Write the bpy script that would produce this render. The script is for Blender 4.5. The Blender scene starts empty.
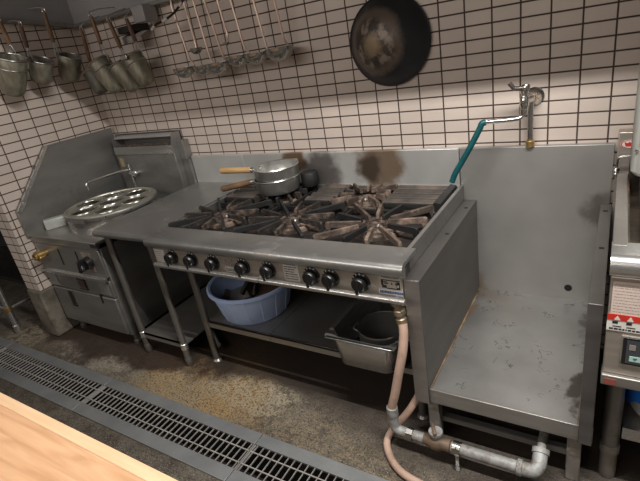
import bpy, bmesh, math, random
from mathutils import Vector, Matrix
random.seed(7)
C = bpy.context.scene.collection
PI = math.pi

# ------------------------------------------------------------------ materials
def mat(name, col, col2=None, metal=0.0, rough=0.5, scale=8.0, stretch=(1, 1, 1), bump=0.0, bscale=60.0,
        rvar=0.0, dirt=None, dirt_amt=0.0, dirt_scale=3.0, spec=0.5, detail=5.0):
    m = bpy.data.materials.new(name); m.use_nodes = True
    nt = m.node_tree; N = nt.nodes; L = nt.links
    b = N['Principled BSDF']
    b.inputs['Metallic'].default_value = metal
    b.inputs['Roughness'].default_value = rough
    b.inputs['Specular IOR Level'].default_value = spec
    tc = N.new('ShaderNodeTexCoord'); mp = N.new('ShaderNodeMapping')
    mp.inputs['Scale'].default_value = stretch
    L.new(tc.outputs['Object'], mp.inputs['Vector'])
    nz = N.new('ShaderNodeTexNoise'); nz.inputs['Scale'].default_value = scale; nz.inputs['Detail'].default_value = detail
    L.new(mp.outputs[0], nz.inputs['Vector'])
    rp = N.new('ShaderNodeValToRGB')
    rp.color_ramp.elements[0].position = 0.32; rp.color_ramp.elements[1].position = 0.68
    c2 = col2 or tuple(c * 0.82 for c in col)
    rp.color_ramp.elements[0].color = (*c2, 1); rp.color_ramp.elements[1].color = (*col, 1)
    L.new(nz.outputs['Fac'], rp.inputs['Fac'])
    out = rp.outputs['Color']
    if dirt:
        n2 = N.new('ShaderNodeTexNoise'); n2.inputs['Scale'].default_value = dirt_scale; n2.inputs['Detail'].default_value = 8; n2.inputs['Roughness'].default_value = .7
        L.new(tc.outputs['Object'], n2.inputs['Vector'])
        r2 = N.new('ShaderNodeValToRGB')
        r2.color_ramp.elements[0].position = 0.60 - 0.25 * dirt_amt; r2.color_ramp.elements[1].position = 0.80 - 0.2 * dirt_amt
        L.new(n2.outputs['Fac'], r2.inputs['Fac'])
        mx = N.new('ShaderNodeMix'); mx.data_type = 'RGBA'
        L.new(r2.outputs['Color'], mx.inputs['Factor']); L.new(out, mx.inputs['A']); mx.inputs['B'].default_value = (*dirt, 1)
        out = mx.outputs['Result']
        if metal > 0:
            mm = N.new('ShaderNodeMath'); mm.operation = 'MULTIPLY_ADD'
            L.new(r2.outputs['Color'], mm.inputs[0]); mm.inputs[1].default_value = -metal * .8; mm.inputs[2].default_value = metal
            L.new(mm.outputs[0], b.inputs['Metallic'])
    L.new(out, b.inputs['Base Color'])
    if rvar:
        mr = N.new('ShaderNodeMath'); mr.operation = 'MULTIPLY_ADD'
        L.new(nz.outputs['Fac'], mr.inputs[0]); mr.inputs[1].default_value = rvar; mr.inputs[2].default_value = rough - rvar / 2
        L.new(mr.outputs[0], b.inputs['Roughness'])
    if bump:
        n3 = N.new('ShaderNodeTexNoise'); n3.inputs['Scale'].default_value = bscale; n3.inputs['Detail'].default_value = 4
        L.new(mp.outputs[0], n3.inputs['Vector'])
        bp = N.new('ShaderNodeBump'); bp.inputs['Strength'].default_value = bump; bp.inputs['Distance'].default_value = 0.004
        L.new(n3.outputs['Fac'], bp.inputs['Height']); L.new(bp.outputs[0], b.inputs['Normal'])
    return m

steel = mat('brushed_steel', (.62, .615, .60), (.50, .495, .48), .88, .25, 4, (1, 1, 10), .08, 90, .12)
steel_top = mat('worn_steel_top', (.42, .42, .41), (.32, .32, .312), .82, .30, 5, (1, 1, 1), .1, 70, .15, (.16, .13, .10), .12, 7)
steel_dull = mat('dull_steel', (.40, .385, .365), (.30, .288, .27), .8, .38, 4, (1, 1, 8), .1, 60, .1, (.12, .09, .07), .15, 5)
steel_dark = mat('dark_steel', (.33, .325, .31), (.25, .245, .235), .75, .42, 3, (1, 1, 4), .08, 50, .1, (.10, .075, .055), .1, 5)
leg_steel = mat('leg_steel', (.27, .255, .235), (.19, .18, .165), .75, .36, 5, (1, 1, 1), .1, 60, 0, (.10, .075, .055), .25, 12)
steel_side = mat('side_steel', (.165, .155, .147), (.12, .113, .107), .6, .40, 3, (1, 1, 6), .08, 50, .1)
steel_panel = mat('panel_steel', (.52, .475, .42), (.44, .40, .355), .75, .42, 5, (1, 1, 14), .05, 80)
chrome = mat('chrome', (.72, .72, .70), (.62, .62, .60), 1.0, .16, 6)
chrome_worn = mat('worn_chrome', (.55, .55, .53), (.42, .42, .40), 1.0, .28, 30)
pipe_grey = mat('galvanised_pipe', (.38, .39, .385), (.24, .24, .235), .25, .6, 18, (1, 1, 1), .35, 60, 0, (.11, .08, .055), .55, 22)
brass = mat('brass', (.62, .43, .18), (.42, .28, .11), .9, .38, 30)
black_plastic = mat('black_plastic', (.012, .012, .013), (.008, .008, .008), 0, .32, 10)
iron = mat('cast_iron', (.055, .047, .042), (.018, .016, .015), .3, .55, 22, (1, 1, 1), .5, 90, 0, (.24, .165, .125), .30, 20)
iron_brown = mat('rusted_cast_iron', (.13, .095, .075), (.040, .031, .026), .2, .66, 16, (1, 1, 1), .5, 90, 0, (.30, .21, .165), .42, 18)
iron_black = mat('black_iron', (.028, .027, .027), (.014, .014, .014), .3, .55, 20, (1, 1, 1), .3, 90)
slat_m = mat('slatted_iron', (.13, .115, .10), (.065, .055, .05), .45, .55, 12, (1, 1, 1), .3, 80, 0, (.17, .11, .075), .3, 10)
drip = mat('drip_tray_black', (.025, .02, .018), (.012, .01, .009), .2, .6, 12, (1, 1, 1), .4, 40, 0, (.08, .05, .035), .3, 14)
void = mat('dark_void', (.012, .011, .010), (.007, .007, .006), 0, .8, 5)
wood_light = mat('handle_wood', (.58, .37, .17), (.42, .25, .105), 0, .5, 6, (1, 14, 14))
wood_brown = mat('aged_wood', (.20, .115, .06), (.09, .05, .028), 0, .6, 9, (14, 14, 1))
wood_red = mat('reddish_wood', (.13, .065, .045), (.07, .035, .026), 0, .6, 9, (14, 14, 1))
wood_burnt = mat('burnt_wood', (.26, .15, .075), (.035, .022, .016), 0, .6, 11, (1, 1, 1))
alu = mat('dented_aluminium', (.60, .595, .57), (.40, .40, .385), .9, .30, 14, (1, 1, 1), .35, 28, .1)
mesh_m = mat('strainer_mesh', (.30, .285, .22), (.15, .14, .11), .55, .5, 40, (1, 1, .3), .5, 200)
mesh_dark = mat('strainer_mesh_dark', (.16, .155, .125), (.08, .078, .065), .5, .5, 40, (1, 1, .3), .5, 200)
ladle_m = mat('ladle_steel', (.46, .45, .41), (.30, .295, .27), .8, .26, 25)
handle_m = mat('ladle_handle_steel', (.88, .68, .57), (.66, .50, .42), .35, .36, 20)
tub_m = mat('blue_plastic', (.46, .60, .92), (.42, .56, .88), 0, .45, 6)
teal = mat('teal_hose', (.003, .085, .095), (.002, .06, .07), 0, .4, 20)
pink = mat('pink_hose', (.54, .38, .30), (.42, .28, .215), 0, .55, 8, (1, 1, 1), .1, 50, 0, (.20, .12, .08), .25, 10)
white_p = mat('white_sticker', (.72, .70, .66), (.66, .64, .60), 0, .5, 20)
pinkish_p = mat('pale_pink_sheet', (.68, .55, .49), (.62, .52, .47), 0, .5, 5)
grey_print = mat('grey_print', (.26, .235, .215), (.22, .20, .19), 0, .6, 20)
red_p = mat('red_print', (.58, .035, .02), (.5, .03, .02), 0, .45, 20)
black_p = mat('black_print', (.02, .02, .02), (.015, .015, .015), 0, .6, 20)
blue_p = mat('blue_print', (.07, .12, .27), (.05, .09, .22), 0, .5, 20)
label_grey = mat('pale_label', (.52, .50, .46), (.46, .44, .41), .1, .5, 20)
blue_bag = mat('blue_bag', (.03, .22, .80), (.02, .14, .6), 0, .3, 12)
grey_paint = mat('grey_paint', (.40, .41, .375), (.36, .37, .34), .1, .42, 4, (1, 1, 1), 0, 60, 0, (.30, .24, .19), .1, 14)
rim_m = mat('drain_rim_steel', (.33, .34, .345), (.25, .26, .265), .5, .5, 6, (1, 1, 1), .1, 90)
bar_m = mat('grating_steel', (.54, .52, .49), (.38, .355, .33), .3, .45, 30, (1, 1, 1), .2, 90)
screen_m = mat('dark_display', (.055, .06, .07), (.045, .05, .058), 0, .25, 5)
mint = mat('mint_key', (.42, .62, .54), (.36, .56, .48), 0, .4, 5)
hood_m = mat('hood_steel', (.36, .35, .35), (.28, .275, .275), .2, .5, 3, (1, 1, 1), .05, 30)
wok_lip = mat('wok_iron', (.030, .031, .034), (.018, .019, .021), .5, .42, 12, (1, 1, 1), .15, 60)
soup = mat('cloudy_water', (.30, .285, .235), (.24, .225, .18), 0, .15, 5)

# wok base with a worn brown patch, built from object-space distance and noise
def wok_material():
    m = bpy.data.materials.new('worn_wok_iron'); m.use_nodes = True
    nt = m.node_tree; N = nt.nodes; L = nt.links; b = N['Principled BSDF']
    b.inputs['Metallic'].default_value = .35; b.inputs['Roughness'].default_value = .48
    tc = N.new('ShaderNodeTexCoord')
    nz = N.new('ShaderNodeTexNoise'); nz.inputs['Scale'].default_value = 16; nz.inputs['Detail'].default_value = 8; nz.inputs['Roughness'].default_value = .7
    L.new(tc.outputs['Object'], nz.inputs['Vector'])
    def patch(center, r0, r1, wob):
        d = N.new('ShaderNodeVectorMath'); d.operation = 'DISTANCE'; L.new(tc.outputs['Object'], d.inputs[0]); d.inputs[1].default_value = center
        a = N.new('ShaderNodeMath'); a.operation = 'MULTIPLY_ADD'; L.new(nz.outputs['Fac'], a.inputs[0]); a.inputs[1].default_value = wob * 1.6; a.inputs[2].default_value = -wob * .8
        a2 = N.new('ShaderNodeMath'); a2.operation = 'ADD'; L.new(a.outputs[0], a2.inputs[0]); L.new(d.outputs['Value'], a2.inputs[1]); a = a2
        mr = N.new('ShaderNodeMapRange'); L.new(a.outputs[0], mr.inputs['Value'])
        mr.inputs['From Min'].default_value = r0; mr.inputs['From Max'].default_value = r1; mr.inputs['To Min'].default_value = 1; mr.inputs['To Max'].default_value = 0
        return mr.outputs['Result']
    p1 = patch((-.040, -.080, .005), .120, .145, .04)
    p2 = patch((-.038, -.085, .0), .085, .112, .06)
    p3 = patch((-.040, -.095, .0), .020, .055, .07)
    def mix(f, a, bcol):
        x = N.new('ShaderNodeMix'); x.data_type = 'RGBA'; L.new(f, x.inputs['Factor'])
        if isinstance(a, tuple): x.inputs['A'].default_value = (*a, 1)
        else: L.new(a, x.inputs['A'])
        x.inputs['B'].default_value = (*bcol, 1); return x.outputs['Result']
    c = mix(p1, (.022, .023, .026), (.13, .10, .08)); c = mix(p2, c, (.055, .045, .038)); 
    n2 = N.new('ShaderNodeTexNoise'); n2.inputs['Scale'].default_value = 26; n2.inputs['Detail'].default_value = 6
    L.new(tc.outputs['Object'], n2.inputs['Vector'])
    r2 = N.new('ShaderNodeMapRange'); L.new(n2.outputs['Fac'], r2.inputs['Value']); r2.inputs['From Min'].default_value = .50; r2.inputs['From Max'].default_value = .62
    mu = N.new('ShaderNodeMath'); mu.operation = 'MULTIPLY'; L.new(r2.outputs['Result'], mu.inputs[0]); L.new(p2, mu.inputs[1])
    c = mix(mu.outputs[0], c, (.24, .20, .165)); c = mix(p3, c, (.25, .19, .12))
    L.new(c, b.inputs['Base Color'])
    bp = N.new('ShaderNodeBump'); bp.inputs['Strength'].default_value = .35; bp.inputs['Distance'].default_value = .004
    L.new(nz.outputs['Fac'], bp.inputs['Height']); L.new(bp.outputs[0], b.inputs['Normal'])
    return m

# stacked tile grid: u,v axes in world metres (walls sit at the world origin)
def tile_material(name, uaxis, uoff, upitch, voff=.93, vpitch=.0505, base=(.57, .49, .435)):
    m = bpy.data.materials.new(name); m.use_nodes = True
    nt = m.node_tree; N = nt.nodes; L = nt.links; b = N['Principled BSDF']
    tc = N.new('ShaderNodeTexCoord'); sp = N.new('ShaderNodeSeparateXYZ'); L.new(tc.outputs['Object'], sp.inputs[0])
    def M(op, a, bb=None, c=None):
        n = N.new('ShaderNodeMath'); n.operation = op
        for i, v in enumerate((a, bb, c)):
            if v is None: continue
            if isinstance(v, (int, float)): n.inputs[i].default_value = v
            else: L.new(v, n.inputs[i])
        return n.outputs[0]
    u = M('DIVIDE', M('SUBTRACT', sp.outputs['XYZ'.index(uaxis)], uoff), upitch)
    v = M('DIVIDE', M('SUBTRACT', sp.outputs[2], voff), vpitch)
    def edge(t, pitch, w):   # distance in metres to nearest line
        f = M('FRACT', t); d = M('MINIMUM', f, M('SUBTRACT', 1.0, f)); d = M('MULTIPLY', d, pitch)
        mr = N.new('ShaderNodeMapRange'); mr.interpolation_type = 'SMOOTHSTEP'; L.new(d, mr.inputs['Value'])
        mr.inputs['From Min'].default_value = w * .62; mr.inputs['From Max'].default_value = w * 1.25
        return mr.outputs['Result']
    g = M('MINIMUM', edge(u, upitch, .0031), edge(v, vpitch, .0031))
    cb = N.new('ShaderNodeCombineXYZ'); L.new(M('FLOOR', u), cb.inputs[0]); L.new(M('FLOOR', v), cb.inputs[1])
    wn = N.new('ShaderNodeTexWhiteNoise'); L.new(cb.outputs[0], wn.inputs['Vector'])
    nz = N.new('ShaderNodeTexNoise'); nz.inputs['Scale'].default_value = 5; nz.inputs['Detail'].default_value = 6; L.new(tc.outputs['Object'], nz.inputs['Vector'])
    val = M('ADD', M('MULTIPLY_ADD', wn.outputs['Value'], .10, .90), M('MULTIPLY_ADD', nz.outputs['Fac'], .24, -.12))
    hs = N.new('ShaderNodeMix'); hs.data_type = 'RGBA'; hs.blend_type = 'MULTIPLY'; hs.inputs['Factor'].default_value = 1
    hs.inputs['A'].default_value = (*base, 1); cc = N.new('ShaderNodeCombineColor')
    for i in range(3): L.new(val, cc.inputs[i])
    L.new(cc.outputs[0], hs.inputs['B'])
    mx = N.new('ShaderNodeMix'); mx.data_type = 'RGBA'; L.new(g, mx.inputs['Factor']); mx.inputs['A'].default_value = (.050, .031, .023, 1)
    L.new(hs.outputs['Result'], mx.inputs['B']); L.new(mx.outputs['Result'], b.inputs['Base Color'])
    L.new(M('MULTIPLY_ADD', g, -.45, .85), b.inputs['Roughness'])
    bp = N.new('ShaderNodeBump'); bp.inputs['Strength'].default_value = .5; bp.inputs['Distance'].default_value = .003
    L.new(g, bp.inputs['Height']); L.new(bp.outputs[0], b.inputs['Normal'])
    return m

def floor_material():
    m = bpy.data.materials.new('stained_concrete'); m.use_nodes = True
    nt = m.node_tree; N = nt.nodes; L = nt.links; b = N['Principled BSDF']
    tc = N.new('ShaderNodeTexCoord')
    def noise(s, d=8, r=.65):
        n = N.new('ShaderNodeTexNoise'); n.inputs['Scale'].default_value = s; n.inputs['Detail'].default_value = d; n.inputs['Roughness'].default_value = r
        L.new(tc.outputs['Object'], n.inputs['Vector']); return n.outputs['Fac']
    def ramp(f, p0, p1):
        n = N.new('ShaderNodeMapRange'); n.interpolation_type = 'SMOOTHSTEP'; L.new(f, n.inputs['Value']); n.inputs['From Min'].default_value = p0; n.inputs['From Max'].default_value = p1
        return n.outputs['Result']
    def mix(f, a, c):
        x = N.new('ShaderNodeMix'); x.data_type = 'RGBA'; L.new(f, x.inputs['Factor'])
        if isinstance(a, tuple): x.inputs['A'].default_value = (*a, 1)
        else: L.new(a, x.inputs['A'])
        x.inputs['B'].default_value = (*c, 1); return x.outputs['Result']
    def mul(a, c):
        n = N.new('ShaderNodeMath'); n.operation = 'MULTIPLY'
        for i, v in enumerate((a, c)):
            if isinstance(v, float): n.inputs[i].default_value = v
            else: L.new(v, n.inputs[i])
        return n.outputs[0]
    def blob(center, rad, soft, wob=.25, sx=1.0):
        mp = N.new('ShaderNodeMapping'); mp.inputs['Scale'].default_value = (sx, 1, 1); L.new(tc.outputs['Object'], mp.inputs['Vector'])
        d = N.new('ShaderNodeVectorMath'); d.operation = 'DISTANCE'; L.new(mp.outputs[0], d.inputs[0]); d.inputs[1].default_value = (center[0] * sx, center[1], 0)
        a = N.new('ShaderNodeMath'); a.operation = 'MULTIPLY_ADD'; L.new(nA, a.inputs[0]); a.inputs[1].default_value = wob * 2; a.inputs[2].default_value = -wob
        a2 = N.new('ShaderNodeMath'); a2.operation = 'ADD'; L.new(a.outputs[0], a2.inputs[0]); L.new(d.outputs['Value'], a2.inputs[1]); a = a2
        n = N.new('ShaderNodeMapRange'); n.interpolation_type = 'SMOOTHSTEP'; L.new(a.outputs[0], n.inputs['Value'])
        n.inputs['From Min'].default_value = rad; n.inputs['From Max'].default_value = rad + soft; n.inputs['To Min'].default_value = 1; n.inputs['To Max'].default_value = 0
        return n.outputs['Result']
    nA = noise(3.2); nB = noise(11); nC = noise(120, 3); nD = noise(1.4, 5)
    nF = noise(28, 8, .75)
    c = mix(ramp(nA, .38, .64), (.085, .072, .058), (.15, .13, .104))
    c = mix(mul(ramp(nB, .45, .64), .8), c, (.050, .039, .030))
    c = mix(mul(ramp(nF, .48, .62), .55), c, (.17, .145, .112))
    # ochre and pale scraped stains
    c = mix(mul(blob((-.20, -.80), .22, .16, .16, .8), mul(ramp(nF, .25, .55), .95)), c, (.38, .235, .085))
    c = mix(mul(blob((-.52, -.92), .16, .16, .16, .6), mul(ramp(nB, .35, .6), .7)), c, (.30, .255, .185))
    c = mix(mul(blob((.10, -.785), .085, .05, .16, .42), mul(ramp(nF, .42, .55), .8)), c, (.42, .37, .27))
    c = mix(mul(blob((.35, -.95), .12, .2, .18, .3), mul(ramp(nF, .38, .6), .6)), c, (.25, .19, .115))
    c = mix(mul(blob((-1.05, -.86), .10, .08, .14, .35), mul(ramp(nB, .38, .58), .85)), c, (.34, .30, .245))
    c = mix(mul(blob((-1.60, -.93), .14, .12, .16, .7), mul(ramp(nF, .42, .56), .7)), c, (.36, .30, .21))
    c = mix(mul(ramp(nC, .49, .62), .6), c, (.024, .019, .016))
    nG = noise(60, 4); c = mix(mul(ramp(nG, .52, .62), .5), c, (.035, .027, .021)); c = mix(mul(ramp(nG, .30, .42), -.0), c, (.3, .26, .2))
    nE = noise(170, 2); c = mix(mul(ramp(nE, .60, .67), .7), c, (.46, .40, .31))
    # wet stains, plus the shade under the equipment painted into the floor colour
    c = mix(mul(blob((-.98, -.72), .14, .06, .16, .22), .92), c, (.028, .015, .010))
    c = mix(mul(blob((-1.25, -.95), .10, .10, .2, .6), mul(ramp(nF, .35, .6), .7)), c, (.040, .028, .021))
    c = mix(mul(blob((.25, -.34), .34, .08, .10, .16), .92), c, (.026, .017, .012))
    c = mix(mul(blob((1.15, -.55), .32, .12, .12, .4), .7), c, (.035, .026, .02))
    L.new(c, b.inputs['Base Color'])
    mr = N.new('ShaderNodeMapRange'); L.new(nA, mr.inputs['Value']); mr.inputs['To Min'].default_value = .42; mr.inputs['To Max'].default_value = .85
    L.new(mr.outputs[0], b.inputs['Roughness'])
    bp = N.new('ShaderNodeBump'); bp.inputs['Strength'].default_value = .5; bp.inputs['Distance'].default_value = .006
    L.new(nC, bp.inputs['Height']); L.new(bp.outputs[0], b.inputs['Normal'])
    return m

def table_wood():
    m = bpy.data.materials.new('pale_wood_top'); m.use_nodes = True
    nt = m.node_tree; N = nt.nodes; L = nt.links; b = N['Principled BSDF']; b.inputs['Roughness'].default_value = .42
    tc = N.new('ShaderNodeTexCoord'); mp = N.new('ShaderNodeMapping'); mp.inputs['Scale'].default_value = (1.3, 16, 16); mp.inputs['Rotation'].default_value = (0, 0, .10)
    L.new(tc.outputs['Object'], mp.inputs['Vector'])
    nz = N.new('ShaderNodeTexNoise'); nz.inputs['Scale'].default_value = 3.5; nz.inputs['Detail'].default_value = 7; nz.inputs['Distortion'].default_value = .8
    L.new(mp.outputs[0], nz.inputs['Vector'])
    rp = N.new('ShaderNodeValToRGB'); rp.color_ramp.elements[0].position = .35; rp.color_ramp.elements[1].position = .65
    rp.color_ramp.elements[0].color = (.42, .235, .125, 1); rp.color_ramp.elements[1].color = (.55, .33, .19, 1)
    L.new(nz.outputs['Fac'], rp.inputs['Fac']); L.new(rp.outputs[0], b.inputs['Base Color'])
    return m
def burn_steel(name, marks, base=(.66, .66, .645), base2=(.54, .54, .53), rough=.38, org=(.27, -.4, .62)):
    m = mat(name, base, base2, .6, rough, 4, (1, 1, 1), .06, 80, .12)
    nt = m.node_tree; N = nt.nodes; L = nt.links; b = N['Principled BSDF']
    tc = N.new('ShaderNodeTexCoord'); nz = N.new('ShaderNodeTexNoise'); nz.inputs['Scale'].default_value = 14; nz.inputs['Detail'].default_value = 6
    L.new(tc.outputs['Object'], nz.inputs['Vector'])
    out = b.inputs['Base Color'].links[0].from_socket; met = None
    for (ctr, sc, r0, r1, col, amt) in marks:
        ctr = tuple(a - b for a, b in zip(ctr, org))
        mp = N.new('ShaderNodeMapping'); mp.inputs['Scale'].default_value = sc; L.new(tc.outputs['Object'], mp.inputs['Vector'])
        d = N.new('ShaderNodeVectorMath'); d.operation = 'DISTANCE'; L.new(mp.outputs[0], d.inputs[0]); d.inputs[1].default_value = tuple(a * s for a, s in zip(ctr, sc))
        a = N.new('ShaderNodeMath'); a.operation = 'MULTIPLY_ADD'; L.new(nz.outputs['Fac'], a.inputs[0]); a.inputs[1].default_value = .14; a.inputs[2].default_value = -.07
        a2 = N.new('ShaderNodeMath'); a2.operation = 'ADD'; L.new(a.outputs[0], a2.inputs[0]); L.new(d.outputs['Value'], a2.inputs[1]); a = a2
        mr = N.new('ShaderNodeMapRange'); mr.interpolation_type = 'SMOOTHSTEP'; L.new(a.outputs[0], mr.inputs['Value'])
        mr.inputs['From Min'].default_value = r0; mr.inputs['From Max'].default_value = r1; mr.inputs['To Min'].default_value = amt; mr.inputs['To Max'].default_value = 0
        x = N.new('ShaderNodeMix'); x.data_type = 'RGBA'; L.new(mr.outputs[0], x.inputs['Factor']); L.new(out, x.inputs['A']); x.inputs['B'].default_value = (*col, 1)
        out = x.outputs['Result']
    L.new(out, b.inputs['Base Color'])
    return m

# ------------------------------------------------------------------ mesh builder
class MB:
    def __init__(s): s.bm = bmesh.new()
    def box(s, x0, x1, y0, y1, z0, z1, M=None, bev=0.0):
        vs = [s.bm.verts.new((x, y, z)) for x in (x0, x1) for y in (y0, y1) for z in (z0, z1)]
        F = [(0, 1, 3, 2), (4, 6, 7, 5), (0, 4, 5, 1), (2, 3, 7, 6), (0, 2, 6, 4), (1, 5, 7, 3)]
        fs = [s.bm.faces.new([vs[i] for i in f]) for f in F]
        if bev:
            es = list({e for f in fs for e in f.edges})
            r = bmesh.ops.bevel(s.bm, geom=es, offset=bev, segments=2, profile=.5, affect='EDGES')
            vs = list({v for f in r['faces'] for v in f.verts} | {v for v in vs if v.is_valid})
        if M is not None:
            for v in vs: v.co = M @ v.co
        return s
    def prism(s, pts, a0, a1, axis='x', M=None):
        # pts: polygon in the two other axes
        def mk(a, p):
            return {'x': (a, p[0], p[1]), 'y': (p[0], a, p[1]), 'z': (p[0], p[1], a)}[axis]
        A = [s.bm.verts.new(mk(a0, p)) for p in pts]; B = [s.bm.verts.new(mk(a1, p)) for p in pts]
        n = len(pts); s.bm.faces.new(A); s.bm.faces.new(B[::-1])
        for i in range(n): s.bm.faces.new([A[i], B[i], B[(i + 1) % n], A[(i + 1) % n]][::-1])
        if M is not None:
            for v in A + B: v.co = M @ v.co
        return s
    def tube(s, path, r, n=12, cap=True, closed=False):
        P = [Vector(p) for p in path]; k = len(P)
        R = r if isinstance(r, (list, tuple)) else [r] * k
        rings = []; prev = None
        for i in range(k):
            if closed: t = P[(i + 1) % k] - P[i - 1]
            else: t = P[min(i + 1, k - 1)] - P[max(i - 1, 0)]
            t.normalize()
            if prev is None:
                a = Vector((0, 0, 1)) if abs(t.z) < .9 else Vector((1, 0, 0))
                u = t.cross(a).normalized()
            else:
                u = (prev - t * prev.dot(t)).normalized()
            prev = u; w = t.cross(u)
            rings.append([s.bm.verts.new(P[i] + R[i] * (u * math.cos(2 * PI * j / n) + w * math.sin(2 * PI * j / n))) for j in range(n)])
        for i in range(k if closed else k - 1):
            a, b = rings[i], rings[(i + 1) % k]
            for j in range(n): s.bm.faces.new([a[j], a[(j + 1) % n], b[(j + 1) % n], b[j]])
        if cap and not closed:
            s.bm.faces.new(rings[0][::-1]); s.bm.faces.new(rings[-1])
        return s
    def lathe(s, prof, c=(0, 0, 0), axis=(0, 0, 1), n=32, M=None):
        c = Vector(c); q = Vector((0, 0, 1)).rotation_difference(Vector(axis).normalized()).to_matrix()
        rings = []
        for (r, z) in prof:
            if r < 1e-6: rings.append([s.bm.verts.new(c + q @ Vector((0, 0, z)))])
            else: rings.append([s.bm.verts.new(c + q @ Vector((r * math.cos(2 * PI * j / n), r * math.sin(2 * PI * j / n), z))) for j in range(n)])
        allv = [v for R in rings for v in R]
        for a, b in zip(rings, rings[1:]):
            for j in range(n):
                j2 = (j + 1) % n
                if len(a) == 1 and len(b) == 1: continue
                if len(a) == 1: s.bm.faces.new([a[0], b[j2], b[j]][::-1])
                elif len(b) == 1: s.bm.faces.new([a[j], a[j2], b[0]])
                else: s.bm.faces.new([a[j], a[j2], b[j2], b[j]])
        if M is not None:
            for v in allv: v.co = M @ v.co
        return s
    def ring(s, c, R, r, axis=(0, 0, 1), n=36, m=8):
        q = Vector((0, 0, 1)).rotation_difference(Vector(axis).normalized()).to_matrix(); c = Vector(c)
        return s.tube([c + q @ Vector((R * math.cos(2 * PI * i / n), R * math.sin(2 * PI * i / n), 0)) for i in range(n)], r, m, closed=True)
    def quad(s, *p):
        s.bm.faces.new([s.bm.verts.new(q) for q in p]); return s
    def xf(s, M):
        for v in s.bm.verts: v.co = M @ v.co
        return s
    def build(s, name, m, parent=None, world=True, smooth=True, bevel=0.0, angle=38):
        if world and parent is not None:
            off = Vector((0, 0, 0)); p = parent
            while p is not None: off += p.location; p = p.parent
            for v in s.bm.verts: v.co -= off
        bmesh.ops.recalc_face_normals(s.bm, faces=s.bm.faces)
        me = bpy.data.meshes.new(name); s.bm.to_mesh(me); s.bm.free()
        if smooth:
            for p in me.polygons: p.use_smooth = True
            me.set_sharp_from_angle(angle=math.radians(angle))
        me.materials.append(m)
        o = bpy.data.objects.new(name, me); C.objects.link(o)
        if parent is not None: o.parent = parent
        if bevel:
            b = o.modifiers.new('bevel', 'BEVEL'); b.width = bevel; b.segments = 2; b.limit_method = 'ANGLE'
        return o

def thing(name, label, cat, loc=(0, 0, 0), group=None):
    o = bpy.data.objects.new(name, None); C.objects.link(o); o.empty_display_size = .05
    o.location = loc; o['label'] = label; o['category'] = cat
    if group: o['group'] = group
    return o
def tag(o, label, cat, group=None):
    o['label'] = label; o['category'] = cat
    if group: o['group'] = group
    return o
def struct(o): o['kind'] = 'structure'; return o
def dup(root, loc, label):
    r = root.copy(); C.objects.link(r); r.location = loc; r['label'] = label
    def rec(src, dst):
        for ch in list(src.children):
            c = ch.copy(); C.objects.link(c); c.parent = dst; rec(ch, c)
    rec(root, r)
    return r
def bez(pts, n=10):
    # Catmull-Rom through the points
    P = [Vector(p) for p in pts]; out = []
    for i in range(len(P) - 1):
        p0 = P[max(i - 1, 0)]; p1 = P[i]; p2 = P[i + 1]; p3 = P[min(i + 2, len(P) - 1)]
        for k in range(n):
            t = k / n
            out.append(.5 * ((2 * p1) + (p2 - p0) * t + (2 * p0 - 5 * p1 + 4 * p2 - p3) * t * t + (3 * p1 - p0 - 3 * p2 + p3) * t ** 3))
    out.append(P[-1]); return out
def text(parent, name, body, size, loc, rot, m, sx=1.0, label=None):
    cu = bpy.data.curves.new(name, 'FONT'); cu.body = body; cu.size = size; cu.extrude = .0004; cu.align_x = 'CENTER'; cu.align_y = 'CENTER'
    t = bpy.data.objects.new(name, cu); C.objects.link(t)
    me = bpy.data.meshes.new_from_object(t.evaluated_get(bpy.context.evaluated_depsgraph_get()))
    bpy.data.objects.remove(t)
    o = bpy.data.objects.new(name, me); C.objects.link(o); me.materials.clear(); me.materials.append(m)
    off = Vector((0, 0, 0)); p = parent
    while p is not None: off += p.location; p = p.parent
    o.parent = parent; o.location = Vector(loc) - off; o.rotation_euler = rot; o.scale = (sx, 1, 1)
    return o
RX90 = (PI / 2, 0, 0)

# ------------------------------------------------------------------ setting
tile_back = tile_material('tile_back_wall', 'X', 0.0, .1)
tile_side = tile_material('tile_side_wall', 'Y', -.0526, .1071)
tile_end = tile_material('tile_end_wall', 'X', -1.513, .1)
concrete = mat('rough_concrete', (.20, .18, .145), (.085, .073, .058), 0, .85, 7, (1, 1, 1), .5, 50, 0, (.06, .048, .036), .5, 9)

struct(MB().box(-4.2, 3.2, 0, .12, 0, 2.75).build('wall_back', tile_back, smooth=False))
wl = struct(MB().box(-1.60, -1.45, -.825, 0, .325, 2.75).build('wall_left', tile_side, smooth=False))
wl.data.materials.append(tile_end)
for p in wl.data.polygons:
    if abs(p.normal.y) > .9: p.material_index = 1
struct(MB().box(-1.600, -1.4465, -.838, 0, 0, .325).build('trim_1', concrete, bevel=.012))
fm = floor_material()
fb = MB()
X0, X1 = -4.2, 3.2
for (y0, y1) in ((-1.035, .12), (-4.5, -1.165)):
    fb.quad((X0, y0, 0), (X1, y0, 0), (X1, y1, 0), (X0, y1, 0))
ch = .20
fb.quad((X0, -1.165, -ch), (X1, -1.165, -ch), (X1, -1.035, -ch), (X0, -1.035, -ch))
fb.quad((X0, -1.035, 0), (X1, -1.035, 0), (X1, -1.035, -ch), (X0, -1.035, -ch))
fb.quad((X0, -1.165, 0), (X1, -1.165, 0), (X1, -1.165, -ch), (X0, -1.165, -ch))
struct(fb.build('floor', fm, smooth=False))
tr = MB(); tr.box(X0, X1, -1.166, -1.034, -ch + .001, -ch + .004); tr.box(X0, X1, -1.0365, -1.0345, -ch, -.004); tr.box(X0, X1, -1.1655, -1.1635, -ch, -.004)
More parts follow.
